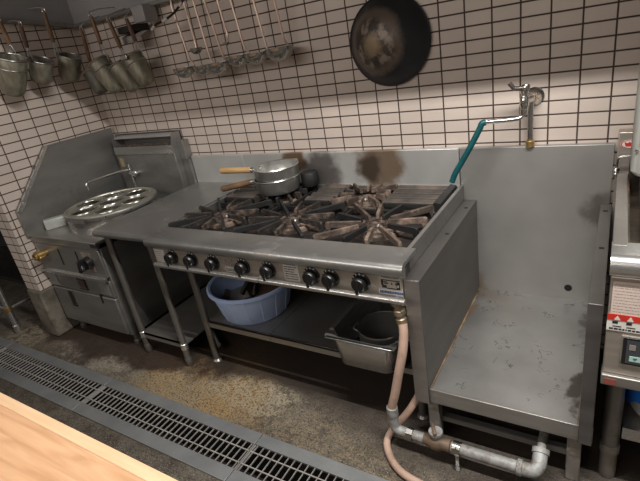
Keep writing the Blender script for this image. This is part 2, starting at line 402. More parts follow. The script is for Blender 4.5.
struct(tr.build('trim_2', mat('painted_drain_shade', (.010, .008, .006), (.004, .003, .0025), 0, .8, 16, (1, 1, 1), .3, 40, 0, (.07, .045, .03), .2, 12), smooth=False))  # near-black lining paints in the shade down the drain
struct(MB().box(X0, X1, -4.5, .12, 2.75, 2.8).build('ceiling', mat('ceiling_paint', (.55, .53, .5), None, 0, .8), smooth=False))

# ------------------------------------------------------------------ drain gratings (1 m sections)
secs = [(-1.71, -.70, 'steel drain grating section nearest the tiled pillar, left end of the row'),
        (-.70, .29, 'steel drain grating section in front of the two front legs and the blue tub'),
        (.29, 1.28, 'steel drain grating section beside the pink hose, right end of the row'),
        (-2.70, -1.71, 'steel drain grating section running out of frame beyond the tiled pillar')]
for (a, b, lab) in secs:
    t = thing('drain_grating', lab, 'drain grating', ((a + b) / 2, -1.1, 0), 'gratings of the floor drain')
    for (y0, y1) in ((-1.037, -.982), (-1.222, -1.163)):
        MB().box(a + .002, b - .002, y0, y1, -.004, .007).build('side_rim', rim_m, t, bevel=.0015)
    g = MB(); n = 33; st = (b - a) / n
    for i in range(n):
        x = a + st * (i + .5); g.box(x - .0011, x + .0011, -1.163, -1.037, -.002, .004)
    g.box(a + .003, a + .005, -1.163, -1.037, -.004, .004); g.box(b - .005, b - .003, -1.163, -1.037, -.004, .004)
    g.build('bearing_bars', bar_m, t, smooth=False)
    for y in (-1.072, -1.132):
        MB().box(a + .003, b - .003, y - .0022, y + .0022, .001, .006).build('cross_rod', bar_m, t, smooth=False)

# ------------------------------------------------------------------ range hood
t = thing('range_hood', 'dark stainless range hood above the hanging noodle strainers', 'range hood', (0, -.4, 1.74))
hb = MB()
hb.box(-1.45, 2.2, -.032, -.002, 1.735, 2.45)
hb.build('back_panel', hood_m, t)
MB().prism([(-.032, 1.735), (-.032, 2.45), (-.86, 2.45), (-.86, 2.105), (-.70, 1.82)], -1.449, -1.425).build('end_panel', hood_m, t)
MB().box(-1.425, 2.2, -.86, -.83, 2.105, 2.45).build('front_panel', hood_m, t)
MB().box(-1.425, 2.2, -.83, -.032, 2.42, 2.45).build('top_panel', hood_m, t)
MB().box(-1.42, 2.2, -.06, -.032, 1.732, 1.752).build('gutter', steel_dark, t, bevel=.003)
MB().prism([(-.06, 1.735), (-.06, 1.757), (-.70, 1.842), (-.70, 1.82)], -1.425, -1.395).build('gutter', steel_dark, t)
# bracket box and small clip under the rim, beside the strainers
MB().box(-.79, -.70, -.12, -.03, 1.665, 1.745).build('bracket_box', hood_m, t, bevel=.004)
MB().box(-.93, -.79, -.13, -.03, 1.63, 1.665).build('bracket_arm', iron_black, t, bevel=.003)
MB().prism([(-.128, 1.578), (-.128, 1.612), (-.118, 1.618), (-.034, 1.64), (-.034, 1.63), (-.112, 1.60)], -.915, -.80).build('clip_tray', steel, t)
# rail that carries the ladles
MB().tube([(-.62, -.085, 1.758), (.22, -.085, 1.758)], .006).build('ladle_rail', steel_dark, t)
for x in (-.6, .2): MB().box(x - .008, x + .008, -.09, -.03, 1.752, 1.766).build('rail_bracket', steel_dark, t)

# ------------------------------------------------------------------ noodle strainers
def strainer(rim, tilt, r, h, foot_dir, top, material, hmat, label, taper=.78, band=True, flip=False):
    # rim: world centre of the rim; top: world end of the handle; tilt: (rx, ry) lean of the basket axis
    t = thing('noodle_strainer', label, 'noodle strainer', rim, 'hanging noodle strainers')
    T = Matrix.Translation(Vector(rim)) @ Matrix.Rotation(tilt[1], 4, 'Y') @ Matrix.Rotation(tilt[0], 4, 'X')
    pr = [(r * 1.0, 0), (r * .97, -h * .3), (r * (taper + .10), -h * .62), (r * taper, -h * .86), (r * taper * .82, -h * .96), (r * taper * .45, -h), (0, -h * 1.005)]
    inner = [(x * .97, z + .003) for x, z in pr]
    pr2 = pr[::-1] + inner
    bk = MB().lathe(pr2, n=28, M=T).build('mesh_basket', material, t, angle=60)
    MB().ring((0, 0, 0), r, .0048).xf(T).build('rim_wire', chrome_worn, bk)
    if band: MB().ring((0, 0, -h * .26), r * .985, .003).xf(T).build('band_wire', chrome_worn, bk)
    f = T @ Vector((r * math.cos(foot_dir), r * math.sin(foot_dir), 0))
    top = Vector(top); d = (top - f); Ln = d.length; d.normalize()
    side = d.cross(Vector((.3, -1, .2))).normalized()
    w = MB()
    for s_ in (-1, 1):
        w.tube([f + side * .012 * s_ - d * .03, f + side * .011 * s_ + d * .01, f + d * (Ln * .22) + side * .004 * s_, f + d * (Ln * .34)], .0028, 8)
    w.build('handle_wire', chrome_worn, t)
    hd = MB().tube([f + d * (Ln * .26), f + d * (Ln * .30), f + d * (Ln * .6), f + d * (Ln * .9), f + d * (Ln * .93)], [.008, .0105, .0115, .0095, .007], 12).build('handle', hmat, t)
    lp = [top + d * .0 + Vector((0, 0, .0))]
    c = top - d * .012
    MB().tube([c + d * (.016 * math.cos(a)) + side * (.010 * math.sin(a)) for a in [2 * PI * i / 16 for i in range(16)]], .0022, 6, closed=True).build('hanging_loop', chrome_worn, hd)
    return t, c + d * .010
hooks = []
def S(*a, **k):
    o, p = strainer(*a, **k); hooks.append(p); return o
S((-1.28, -.552, 1.605), (-.10, .42), .073, .20, 2.4, (-1.31, -.525, 1.80), mesh_m, wood_brown, 'largest mesh noodle strainer with two rim wires, leftmost on the wall')
S((-1.28, -.402, 1.574), (-.10, .46), .060, .125, 3.6, (-1.29, -.435, 1.770), mesh_m, wood_red, 'shallow dented noodle strainer hanging second from the left', band=False, taper=.88)
S((-1.28, -.230, 1.578), (-.10, .42), .062, .145, 4.2, (-1.28, -.288, 1.828), mesh_m, wood_brown, 'straight noodle strainer hanging third from left with a tall brown handle', band=False, taper=.86)
S((-1.215, -.165, 1.478), (.0, -.30), .056, .135, 2.5, (-1.178, -.17, 1.715), mesh_dark, wood_brown, 'dark small noodle strainer half hidden behind the tilted one', band=False, taper=.8)
S((-1.080, -.20, 1.518), (.14, -.38), .064, .185, 0.2, (-1.02, -.20, 1.762), mesh_m, wood_brown, 'tilted deep noodle strainer with two rim wires above the boiler', taper=.8)
S((-.965, -.165, 1.485), (.14, -.36), .059, .160, 0.3, (-.934, -.165, 1.722), mesh_m, wood_brown, 'tilted noodle strainer second from the right of the row', band=False, taper=.74)
S((-.842, -.16, 1.512), (.10, -.36), .060, .165, 0.3, (-.797, -.16, 1.705), mesh_m, wood_red, 'rightmost noodle strainer with a bright flat rim clip', taper=.8)
hoodo = bpy.data.objects['range_hood']
for p in hooks:
    x, y, z = p
    if x < -1.1 and z > 1.74: q = (-1.43, y, z + .02)
    else: q = (x, -.03, max(z + .02, 1.76))
    q = Vector(q); 
    MB().tube(bez([q, q.lerp(Vector((x, y, z + .012)), .6), (x, y, z + .002), Vector((x, y, z - .006))], 6), .0025, 8).build('utensil_hook', hood_m, hoodo)
# pale clip on the rightmost strainer
last = [o for o in C.objects if o.name.startswith('noodle_strainer')][-1]
MB().box(-.845, -.795, -.232, -.226, 1.50, 1.522).build('rim_clip', steel, last, bevel=.002)

# ------------------------------------------------------------------ ladles
def ladle(bowl, r, foot, top, label, depth=.92):
    t = thing('ladle', label, 'ladle', bowl, 'ladles hanging from the rail')
    b = Vector(bowl)
    pr = []
    for i in range(9):
        a = PI / 2 * i / 8; pr.append((r * math.sin(a), -r * depth * math.cos(a)))
    inn = [(x * .95, z * .95 + .001) for x, z in pr[::-1]]
    MB().lathe(pr + [(r * 1.04, .001)] + inn, c=b, n=28).build('bowl', ladle_m, t, angle=60)
    f = Vector(foot); p = Vector(top)
    att = b + (Vector((f.x, f.y, b.z)) - b).normalized() * r * .98
    m = MB(); m.tube(bez([att + Vector((0, 0, -r * .35)), att + Vector((0, 0, .004)), f + Vector((0, 0, .02)), f.lerp(p, .5), p - Vector((0, 0, .02)), p], 6), .0056, 8)
    h = m.build('handle', handle_m, t)
    # hook bent over the rail
    q = Vector((p.x, -.085, 1.758))
    MB().tube(bez([p - Vector((0, 0, .012)), p + Vector((0, .002, .02)), q + Vector((0, -.010, .006)), q + Vector((0, 0, .0105)), q + Vector((0, .0105, 0)), q + Vector((0, .009, -.012))], 5), .0032, 8).build('hook', handle_m, h)
    return t
for (bx, bz, r, fx, fz, tx, tz, lab) in [
    (-.528, 1.412, .050, -.500, 1.437, -.524, 1.712, 'leftmost steel ladle of the row, lowest bowl'),
    (-.410, 1.492, .028, -.432, 1.512, -.435, 1.716, 'short ladle with small bowl, second from left'),
    (-.388, 1.406, .047, -.356, 1.425, -.371, 1.704, 'steel ladle third from left beneath the short small one'),
    (-.288, 1.408, .057, -.286, 1.426, -.301, 1.700, 'fourth ladle from left with a wide dull bowl'),
    (-.203, 1.490, .013, -.210, 1.502, -.221, 1.700, 'thin scoop with tiny bowl in the middle of the ladles'),
    (-.152, 1.424, .050, -.124, 1.443, -.143, 1.700, 'steel ladle third from the right, just after the tiny scoop'),
    (-.038, 1.422, .050, .006, 1.434, -.017, 1.700, 'shiny ladle second from the right'),
    (.098, 1.428, .059, .100, 1.446, .096, 1.700, 'rightmost ladle with the widest round bowl')]:
    ladle((bx, -.108, bz), r * 1.14, (fx, -.080 if r < .056 else -.062, fz), (tx, -.086, tz), lab)

# dark bent rod with pale bands
pth = bez([(-.64, -.15, 1.615), (-.60, -.15, 1.632), (-.52, -.15, 1.645), (-.45, -.15, 1.665), (-.40, -.15, 1.69), (-.37, -.13, 1.72), (-.37, -.06, 1.76)], 6)
o = MB().tube(pth, .006, 8).build('hanging_rod', black_plastic)
tag(o, 'dark bent rod with pale bands hanging across the first ladle handles', 'rod')
for a, b in ((0, 6), (10, 14), (23, 27)):
    MB().tube(pth[a:b], .0078, 8).build('pale_band', label_grey, o)

# ------------------------------------------------------------------ wok on the wall
t = thing('wok', 'black iron wok hung on the tiled wall with its worn base outward', 'wok', (.588, -.012, 1.378))
R, D = .177, .098
pr = []
for i in range(17):
    a = i / 16; rr = R * a; pr.append((rr, -(D * (1 - a ** 2.3)) ))
# lathe axis -> +y : base toward the camera (negative y)
prof = pr + [(R + .004, .002)] + [(x * .985, z + .004) for x, z in pr[::-1]]
wm = wok_material()
w = MB().lathe([(x, z) for x, z in prof], c=(0, 0, 0), axis=(0, 1, 0), n=56).build('pan', wm, t, world=False, angle=60)
MB().ring((0, 0, 0), R + .001, .0035, axis=(0, 1, 0), n=56).build('rim', wok_lip, w, world=False)
MB().tube(bez([(-.05, .0, .171), (-.045, -.012, .21), (0, -.016, .226), (.045, -.012, .21), (.05, .0, .171)], 6), .007, 10).build('loop_handle', wok_lip, t, world=False)
MB().tube([(0, .0115, .222), (0, -.02, .222), (0, -.026, .232)], .004, 8).build('wall_nail', steel_dark, t, world=False)

# ------------------------------------------------------------------ noodle boiler
t = thing('noodle_boiler', 'stainless gas noodle boiler with a round pot in the left corner', 'noodle boiler', (-1.12, -.4, 0))
BX0, BX1, BY = -1.444, -.806, -.752
MB().box(BX0, BX1, BY + .012, -.005, .085, .655).build('body', steel_dark, t, bevel=.004)
tp = MB().box(BX0 - .002, BX1, BY - .006, -.09, .625, .668).build('top_plate', steel_dull, t, bevel=.004)
# upper and lower front panels
MB().box(BX0 + .002, BX1 - .004, BY - .002, BY + .016, .462, .622).build('control_panel', steel_dark, t, bevel=.003)
MB().prism([(BY - .002, .462), (BY - .022, .455), (BY - .022, .44), (BY - .002, .437)], BX0 + .004, BX1 - .012).build('front_ledge', steel, t)
MB().box(BX0 + .02, BX1 - .012, BY, BY + .014, .336, .437).build('mid_panel', steel_dark, t, bevel=.003)
dr = MB().box(BX0 + .02, BX1 - .008, BY - .006, BY + .014, .10, .330).build('door', steel_dark, t, bevel=.005)
MB().box(-1.265, -1.22, BY - .009, BY - .005, .215, .322).build('handle_recess', void, dr)
MB().tube([(-1.267, BY - .008, .212), (-1.267, BY - .008, .325), (-1.218, BY - .008, .325), (-1.218, BY - .008, .212)], .003, 6, closed=True).build('handle_frame', chrome_worn, dr)
boil_lab = mat('worn_label', (.27, .27, .265), (.19, .19, .185), .4, .5, 12)
MB().box(-1.43, -1.34, BY - .003, BY + .01, .345, .428).build('pale_label', boil_lab, t)
MB().box(-.93, -.84, BY - .003, BY + .01, .348, .425).build('pale_label', boil_lab, t)
MB().box(-1.13, -1.045, BY - .002, BY + .01, .350, .428).build('peep_window', drip, t)
pw = MB(); 
for k in range(3): pw.tube([(-1.11 + k * .022, BY - .005, .362), (-1.105 + k * .022, BY - .005, .418)], .006, 8)
pw.build('burner_tube', iron_brown, t)
MB().box(-.945, -.93, BY - .008, BY + .0, .290, .345).build('latch', black_plastic, t)
# slots on the control panel
for x in (-1.20, -1.03): MB().box(x, x + .012, BY - .004, BY + .01, .50, .60).build('panel_slot', void, t)
MB().box(-.975, -.895, BY - .004, BY + .01, .49, .60).build('knob_plate', mat('stained_plate', (.36, .34, .31), (.22, .16, .11), .3, .5, 22), t)
MB().box(-.85, -.79, BY - .0075, BY - .002, .640, .660).build('brand_plate', black_p, t)
# knob
k = MB().lathe([(0, 0), (.035, 0), (.037, .006), (.032, .03), (.0, .032)], c=(-.918, BY - .004, .548), axis=(0, -1, 0), n=28).build('burner_knob', black_plastic, t)
MB().box(-.009, .009, -.068, -.03, -.036, .036, M=Matrix.Translation((-.918, BY - .004, .548)) @ Matrix.Rotation(.25, 4, 'Y'), bev=.004).build('knob_grip', black_plastic, k)
# brass cock
k = MB().lathe([(0, -.0), (.018, 0), (.018, .020), (.029, .022), (.029, .060), (.020, .064), (.020, .074), (.012, .074), (.012, .066), (0, .066)], c=(-1.335, BY - .002, .566), axis=(0, -1, 0), n=10).build('gas_cock', brass, t)
MB().tube([(-1.335, BY - .035, .59), (-1.34, BY - .038, .622)], .008, 8).build('cock_spindle', steel_dull, k)
# feet
for x in (BX0 + .05, BX1 - .05):
    for y in (BY + .06, -.10): MB().lathe([(0, 0), (.022, 0), (.022, .02), (.015, .025), (.015, .09), (0, .09)], c=(x, y, 0), n=14).build('leg', leg_steel, t)
# splash guard: side panel + rear flue box
MB().prism([(-.02, .66), (-.775, .66), (-.775, .822), (-.492, 1.122), (-.02, 1.122)], -1.446, -1.424).build('side_panel', steel_dark, t, bevel=.002)
MB().prism([(-.775, .822), (-.492, 1.122), (-.470, 1.122), (-.753, .808)], -1.446, -1.413).build('panel_edge', steel, t)
MB().box(-1.424, BX1, -.055, -.004, .655, .955).build('rear_panel', steel_dark, t, bevel=.002)
MB().box(-1.355, BX1 + .002, -.096, -.055, .668, .955).build('rear_panel_front', steel_dark, t, bevel=.002)
fl = MB(); fl.box(-1.355, -1.349, -.096, -.004, .955, 1.06); fl.prism([(-.004, .955), (-.096, .955), (-.096, 1.005), (-.074, 1.072), (-.004, 1.072)], BX1 - .004, BX1 + .002)
fl.box(-1.355, BX1 + .002, -.012, -.004, .955, 1.072); fl.box(-1.42, BX1 + .002, -.012, -.004, 1.068, 1.076)
fl.build('flue_box', steel_dark, t)
MB().box(-1.349, BX1 - .004, -.09, -.012, .952, .962).build('flue_floor', void, t)
MB().box(-1.349, BX1 - .004, -.075, -.012, 1.054, 1.066).build('flue_roof', hood_m, t)
MB().box(-1.355, BX1 - .002, -.102, -.094, .957, 1.006).build('flue_lip', steel, t, bevel=.001)
sr = MB()
for i in range(26): sr.box(-1.335 + i * .0205, -1.327 + i * .0205, -.088, -.06, .96, 1.012 + .006 * (i % 2))
sr.build('flue_fins', iron_brown, t)
MB().box(BX1 + .002, -.757, -.055, -.003, .905, 1.02).build('side_duct', steel_dark, t, bevel=.002)
MB().box(BX1 + .001, -.746, -.05, -.003, .60, .905).build('side_cover', steel_dark, t)
MB().box(-1.335, -1.30, -.0985, -.0955, .878, .935).build('yellowed_tag', mat('yellowed_tag', (.36, .30, .16), (.28, .23, .12), 0, .6), t)
# pot, ring lid
pc = Vector((-1.045, -.44, 0))
MB().lathe([(.249, .666), (.251, .672), (.249, .762), (.238, .762), (.238, .69), (0, .69)], c=pc, n=64).build('pot', steel, t)
MB().lathe([(.238, .742), (0, .742)], c=pc, n=48).build('boiling_water', soup, t)
ringm = mat('ring_lid_steel', (.50, .49, .42), (.38, .37, .31), .7, .38, 10)
lid = MB().lathe([(.240, .744), (.256, .744), (.258, .748), (.258, .770), (.253, .773), (.244, .773), (.240, .767), (.240, .744)], c=pc, n=64).build('lid_ring', ringm, t)
MB().lathe([(.2585, .746), (.2600, .748), (.2600, .766), (.2585, .768)], c=pc, n=64).build('lid_band', steel_dark, lid)
hp = [(0.0, 0.0)] + [(.158 * math.cos(PI / 3 * i + .3), .158 * math.sin(PI / 3 * i + .3)) for i in range(6)]
# perforated lid sheet as cells between holes: build by bmesh grid with cut-outs
def lid_sheet():
    bm = bmesh.new(); n = 96; R_ = .246; st = 2 * R_ / n; grid = {}
    def ok(x, y):
        if math.hypot(x, y) > R_: return False
        return all(math.hypot(x - a, y - b) > .064 for a, b in hp)
    def vv(i, j):
        if (i, j) not in grid: grid[(i, j)] = bm.verts.new((pc.x - R_ + i * st, pc.y - R_ + j * st, .767))
        return grid[(i, j)]
    for i in range(n):
        for j in range(n):
            if ok(-R_ + (i + .5) * st, -R_ + (j + .5) * st): bm.faces.new([vv(i, j), vv(i + 1, j), vv(i + 1, j + 1), vv(i, j + 1)])
    b = MB(); b.bm.free(); b.bm = bm; return b
lid_sheet().build('lid_sheet', ringm, lid)
for (a, b) in hp:
    MB().ring((pc.x + a, pc.y + b, .769), .0655, .0042, n=32).build('hole_rim', chrome_worn, lid)
MB().box(-.066, .066, -.006, 0, -.012, .016, M=Matrix.Translation((pc.x + .05, pc.y - .257, .757))).build('ring_clamp', steel, lid)
for a in (-2.05, -1.35, -.75, -.25): MB().lathe([(0, 0), (.006, 0), (.005, .004), (0, .005)], c=(pc.x + .259 * math.cos(a), pc.y + .259 * math.sin(a), .757), axis=(math.cos(a), math.sin(a), 0), n=10).build('rivet', chrome, lid)
# water tap of the boiler
f = MB().tube(bez([(-1.25, -.098, .835), (-1.235, -.15, .868), (-1.215, -.30, .882), (-1.190, -.43, .890), (-1.180, -.458, .888), (-1.178, -.468, .875), (-1.178, -.470, .850)], 8), .0095, 10).build('water_spout', chrome, t)
MB().tube([(-1.25, -.105, .67), (-1.25, -.105, .90)], .011, 10).build('riser_pipe', steel, f)
MB().lathe([(0, 0), (.016, 0), (.018, .01), (.018, .03), (.012, .034), (.012, .05), (0, .05)], c=(-1.19, -.09, .838), axis=(0, -1, 0), n=16).build('tap_valve', chrome, f)
MB().tube([(-1.25, -.115, .838), (-1.19, -.115, .838)], .009, 10).build('tap_body', chrome, f)
MB().tube([(-1.215, -.137, .850), (-1.165, -.145, .832)], .006, 8).build('tap_lever', chrome, f)

# white wet cloth / box beside the pot
o = MB().box(-.028, .028, -.055, .055, 0, .058, M=Matrix.Translation((-1.372, -.625, .669)) @ Matrix.Rotation(-.5, 4, 'Z'), bev=.004).build('drip_box', mat('pale_metal', (.50, .52, .49), (.44, .46, .43), .3, .4))
tag(o, 'small pale grey metal box beside the noodle pot', 'box')

# ------------------------------------------------------------------ left side table
t = thing('work_table', 'narrow stainless side table between noodle boiler and gas range', 'table', (-.54, -.4, 0))
bull = lambda yf, z, rad=.016: [(-.03, z), (yf + .02, z)] + [(yf + rad * (1 - math.sin(a)), z - rad * (1 - math.cos(a))) for a in [PI / 2 * i / 6 for i in range(7)]] 
def bullnose(yf, yb, z, h):
    r = h / 2; pts = [(yb, z)]
    for i in range(9):
        a = PI / 2 + PI * i / 8; pts.append((yf + r + r * math.cos(a), z - r + r * math.sin(a)))
    pts += [(yf + .03, z - h), (yf + .03, z - .014), (yb, z - .014)]
    return pts
MB().prism(bullnose(-.782, -.012, .755, .040), -.746, -.337).build('tabletop', steel_top, t)
MB().box(-.742, -.3385, -.03, -.003, .745, .918).build('backsplash', burn_steel('side_backsplash_steel', []), t, bevel=.002)
for (x, y) in ((-.705, -.735), (-.372, -.745), (-.705, -.08), (-.372, -.08)):
    lg = MB().tube([(x, y, .015), (x, y, .735)], .0165, 14).build('leg', leg_steel, t)
    MB().lathe([(0, 0), (.014, 0), (.019, .012), (.019, .05), (.0165, .055)], c=(x, y, 0), n=14).build('foot', leg_steel, lg)
    MB().lathe([(.0165, 0), (.0195, .003), (.0195, .035), (.0165, .038)], c=(x, y, .10), n=14).build('shelf_collar', steel, lg)
sh = MB(); sh.box(-.712, -.365, -.742, -.075, .122, .130); sh.box(-.712, -.365, -.742, -.735, .10, .130); sh.box(-.712, -.365, -.082, -.075, .10, .130)
sh.build('shelf', steel_dull, t)
MB().box(-.735, -.365, -.028, -.004, .10, .74).build('back_panel', void, t)  # added near-black sheet standing in for the shade under the table

# ------------------------------------------------------------------ gas range
t = thing('gas_range', 'long stainless gas range with eight black knobs', 'gas range', (.27, -.4, .62))
RX0, RX1 = -.335, .868
body = MB(); body.box(RX0, RX1, -.752, -.035, .612, .705)
body.build('burner_box', steel_dark, t)
MB().box(RX0 + .02, RX1 - .006, -.68, -.04, .700, .712).build('drip_tray', drip, t)
MB().prism(bullnose(-.805, -.672, .757, .052), RX0 + .003, .893).build('front_rim', steel_top, t)
MB().box(RX0, RX0 + .018, -.69, -.035, .70, .750).build('side_rim', steel_top, t)
MB().box(RX1 - .004, RX1 + .010, -.70, -.032, .612, .758).build('side_rim', steel_dark, t)
MB().box(RX0, RX1, -.045, -.033, .70, .752).build('rear_rim', steel_dull, t)
cp = MB().box(RX0 + .008, .878, -.772, -.748, .616, .712).build('control_panel', steel_panel, t, bevel=.002)
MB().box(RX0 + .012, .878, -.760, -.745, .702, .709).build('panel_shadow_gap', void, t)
bs_m = burn_steel('range_backsplash_steel', [((.49, -.03, .85), (1, .1, 1.0), .075, .155, (.20, .12, .06), .85), ((.44, -.03, .83), (1, .1, 1.1), .03, .10, (.07, .052, .04), .85),
    ((.015, -.03, .885), (1, .1, 1.0), .045, .10, (.18, .095, .04), .9), ((.16, -.03, .80), (1, .1, .8), .07, .15, (.07, .052, .04), .8)])
MB().box(-.3365, .862, -.031, -.003, .745, .918).build('backsplash', bs_m, t, bevel=.002)
# hand rail in two lengths
for a, b in ((RX0 + .03, .297), (.301, .893)):
    MB().tube([(a, -.798, .6255), (b, -.798, .6255)], .0112, 14).build('hand_rail', steel, t)
for x in (RX0 + .06, .29, .32, .86): MB().box(x - .006, x + .006, -.796, -.768, .620, .631).build('rail_bracket', steel, t)
# knobs
kx = [-.204, -.084, .042, .206, .333, .530, .610, .728]
for i, x in enumerate(kx):
    z = .664
    sk = MB().lathe([(0, 0), (.034, 0), (.0345, .004), (.028, .007)], c=(x, -.771, z), axis=(0, -1, 0), n=28).build('knob_skirt', black_plastic, t)
    kb = MB().lathe([(.026, .0), (.027, .004), (.0255, .022), (.022, .027), (0, .028)], c=(x, -.777, z), axis=(0, -1, 0), n=28).build('knob', black_plastic, sk)
    MB().box(-.0065, .0065, -.036, -.02, -.036, .022, M=Matrix.Translation((x, -.772, z)) @ Matrix.Rotation((.12, .05, .1, .0, .12, .1, -.05, .12)[i], 4, 'Y'), bev=.003).build('knob_grip', black_plastic, sk)
    tk = MB()
    for a in (1.1, 1.57, 2.05, 2.55, 3.0):
        tk.lathe([(0, 0), (.0026, 0), (.0026, .001), (0, .001)], c=(x + .031 * math.cos(a), -.7765, z + .031 * math.sin(a)), axis=(0, -1, 0), n=8)
    tk.build('knob_marks', white_p, sk)
# stickers and name plate on the panel
def sticker(parent, name, x0, x1, z0, z1, y, m, rows=0, pm=black_p, marg=.004, seed=1, fill=.85, th=.0018):
    s = MB().box(x0, x1, y - .0012, y + .0004, z0, z1).build(name, m, parent, smooth=False)
    if rows:
        rnd = random.Random(seed); g = MB(); hh = (z1 - z0 - 2 * marg) / rows
        for r in range(rows):
            x = x0 + marg; zc = z1 - marg - hh * (r + .5); end = x1 - marg - rnd.random() * (x1 - x0) * (1 - fill)
            while x < end:
                w_ = min(.002 + rnd.random() * .006, end - x); g.box(x, x + w_, y - .0016, y - .0011, zc - th / 2 - rnd.random() * th * .4, zc + th / 2); x += w_ + .0012 + rnd.random() * .0016
        g.build('fine_print', pm, s, smooth=False)
    return s
YP = -.7722
sticker(t, 'instruction_label', .405, .474, .628, .706, YP, label_grey, 7, black_p, seed=3, fill=.7, th=.0034)
sticker(t, 'small_label', -.318, -.252, .628, .690, YP, label_grey, 5, grey_print, seed=5, fill=.6, th=.003)
gd = MB()
for k in range(4): gd.tube([(.115 + .012 * k, YP - .0006, .69), (.118 + .012 * k, YP - .0006, .65)], .0012, 6)
gd.ring((.135, YP - .0006, .672), .018, .001, axis=(0, 1, 0), n=20, m=6)
gd.build('etched_diagram', grey_print, t)
sticker(t, 'paper_label', .105, .19, .628, .650, YP, label_grey, 2, black_p, seed=8, fill=.5, th=.004)
npl = MB().box(.796, .874, YP - .0012, YP + .0006, .647, .704).build('name_plate', mat('name_plate_metal', (.55, .52, .46), (.5, .47, .42), .4, .4), t, smooth=False)
text(npl, 'plate_lettering', 'MARUZEN', .0120, (.835, YP - .0014, .695), RX90, black_p, 1.05)
g = MB()
for (x0, x1, z0, z1) in [(.803, .811, .664, .684), (.803, .869, .682, .6855), (.813, .829, .670, .674), (.805, .822, .654, .665), (.822, .869, .652, .656), (.857, .869, .656, .680), (.839, .843, .668, .676), (.853, .856, .668, .676), (.811, .825, .676, .679)]:
    g.box(x0, x1, YP - .0018, YP - .0011, z0, z1)
g.build('plate_boxes', black_p, npl, smooth=False)
MB().box(.860, .865, YP - .0024, YP - .0017, .661, .669).build('plate_window', white_p, npl, smooth=False)
bl = MB().box(.792, .877, YP - .0016, YP + .0004, .630, .647).build('blue_label', white_p, t, smooth=False)
rnd = random.Random(4); g = MB(); x = .796
while x < .874:
    w_ = .003 + rnd.random() * .006; g.box(x, x + w_, YP - .0022, YP - .0014, .633 + rnd.random() * .002, .644); x += w_ + .001
g.build('blue_print', blue_p, bl, smooth=False)

# ------------------------------------------------------------------ burners, grates and slatted plates
def burner(label, loc, R_):
    t = thing('gas_burner', label, 'burner', loc, 'burners of the range')
    for r in (R_, R_ * .55):
        MB().lathe([(r - .012, .0), (r + .012, .0), (r + .010, .014), (r, .020), (r - .010, .014), (r - .012, 0)], n=36).build('burner_ring', iron_brown, t, world=False)
    m = MB()
    for k in range(4):
        m.box(.0, R_, -.008, .008, .002, .010, M=Matrix.Rotation(PI / 2 * k + .4, 4, 'Z'))
    m.build('burner_spokes', iron_brown, t, world=False)
    MB().lathe([(0, .0), (.012, 0), (.012, .02), (.006, .026), (0, .026)], n=14).build('pilot', steel_dull, t, world=False)
    return t
def grate(label, loc, hx, hy, m1, m2):
    t = thing('burner_grate', label, 'grate', loc, 'cast iron grates of the range')
    fr = MB()   # outer rectangular frame and inner ring
    z0, z1 = .0, .020
    for (a, b, c, d) in ((-hx, hx, -hy, -hy + .012), (-hx, hx, hy - .012, hy), (-hx, -hx + .012, -hy, hy), (hx - .012, hx, -hy, hy)):
        fr.box(a, b, c, d, z0, z1)
    fr.build('frame', m1, t, world=False, bevel=.002)
    nf = 12
    for k in range(nf):
        a = 2 * PI / nf * k + PI / nf
        L_ = min(hx / max(abs(math.cos(a)), 1e-6), hy / max(abs(math.sin(a)), 1e-6)) - .004
        ri = .050 + .014 * (k % 2)
        pts = [(ri, .026), (ri + .003, .046), (L_ - .008, .050), (L_, .046), (L_, .0), (L_ - .014, .0), (L_ - .022, .024)]
        MB().prism(pts, -.0062, .0062, 'y', M=Matrix.Rotation(a, 4, 'Z')).build('fin', m2 if (k * 5 + int(loc[0] * 40)) % 3 else m1, t, world=False, bevel=.0012)
    return t
fx = [-.140, .262, .660]
names = ['left', 'middle', 'right']
fl_ = ['large front burner at the left end beneath the black grate', 'large front burner in the middle of the range', 'large rust brown front burner at the right end of the range']
gl_ = ['black front grate at the left end of the range', 'black and brown front grate in the middle of the range', 'brown front grate at the right end of the range']
for i in range(3):
    burner(fl_[i], (fx[i], -.455, .712), .095)
    grate(gl_[i], (fx[i], -.485, .720), .196, .178, [iron_black, iron_black, iron_black][i], [iron, iron, iron_brown][i])
rx = [.020, .470]
burner('small rear burner under the stacked saucepans', (rx[0], -.175, .712), .07)
burner('small brown rear burner with no pan, before the burn mark', (rx[1], -.175, .712), .07)
grate('rear grate carrying the stacked saucepans', (rx[0], -.172, .720), .118, .125, iron_black, iron)
grate('brown rear grate with no pan, before the burn mark', (rx[1], -.172, .720), .118, .125, iron_brown, iron_brown)
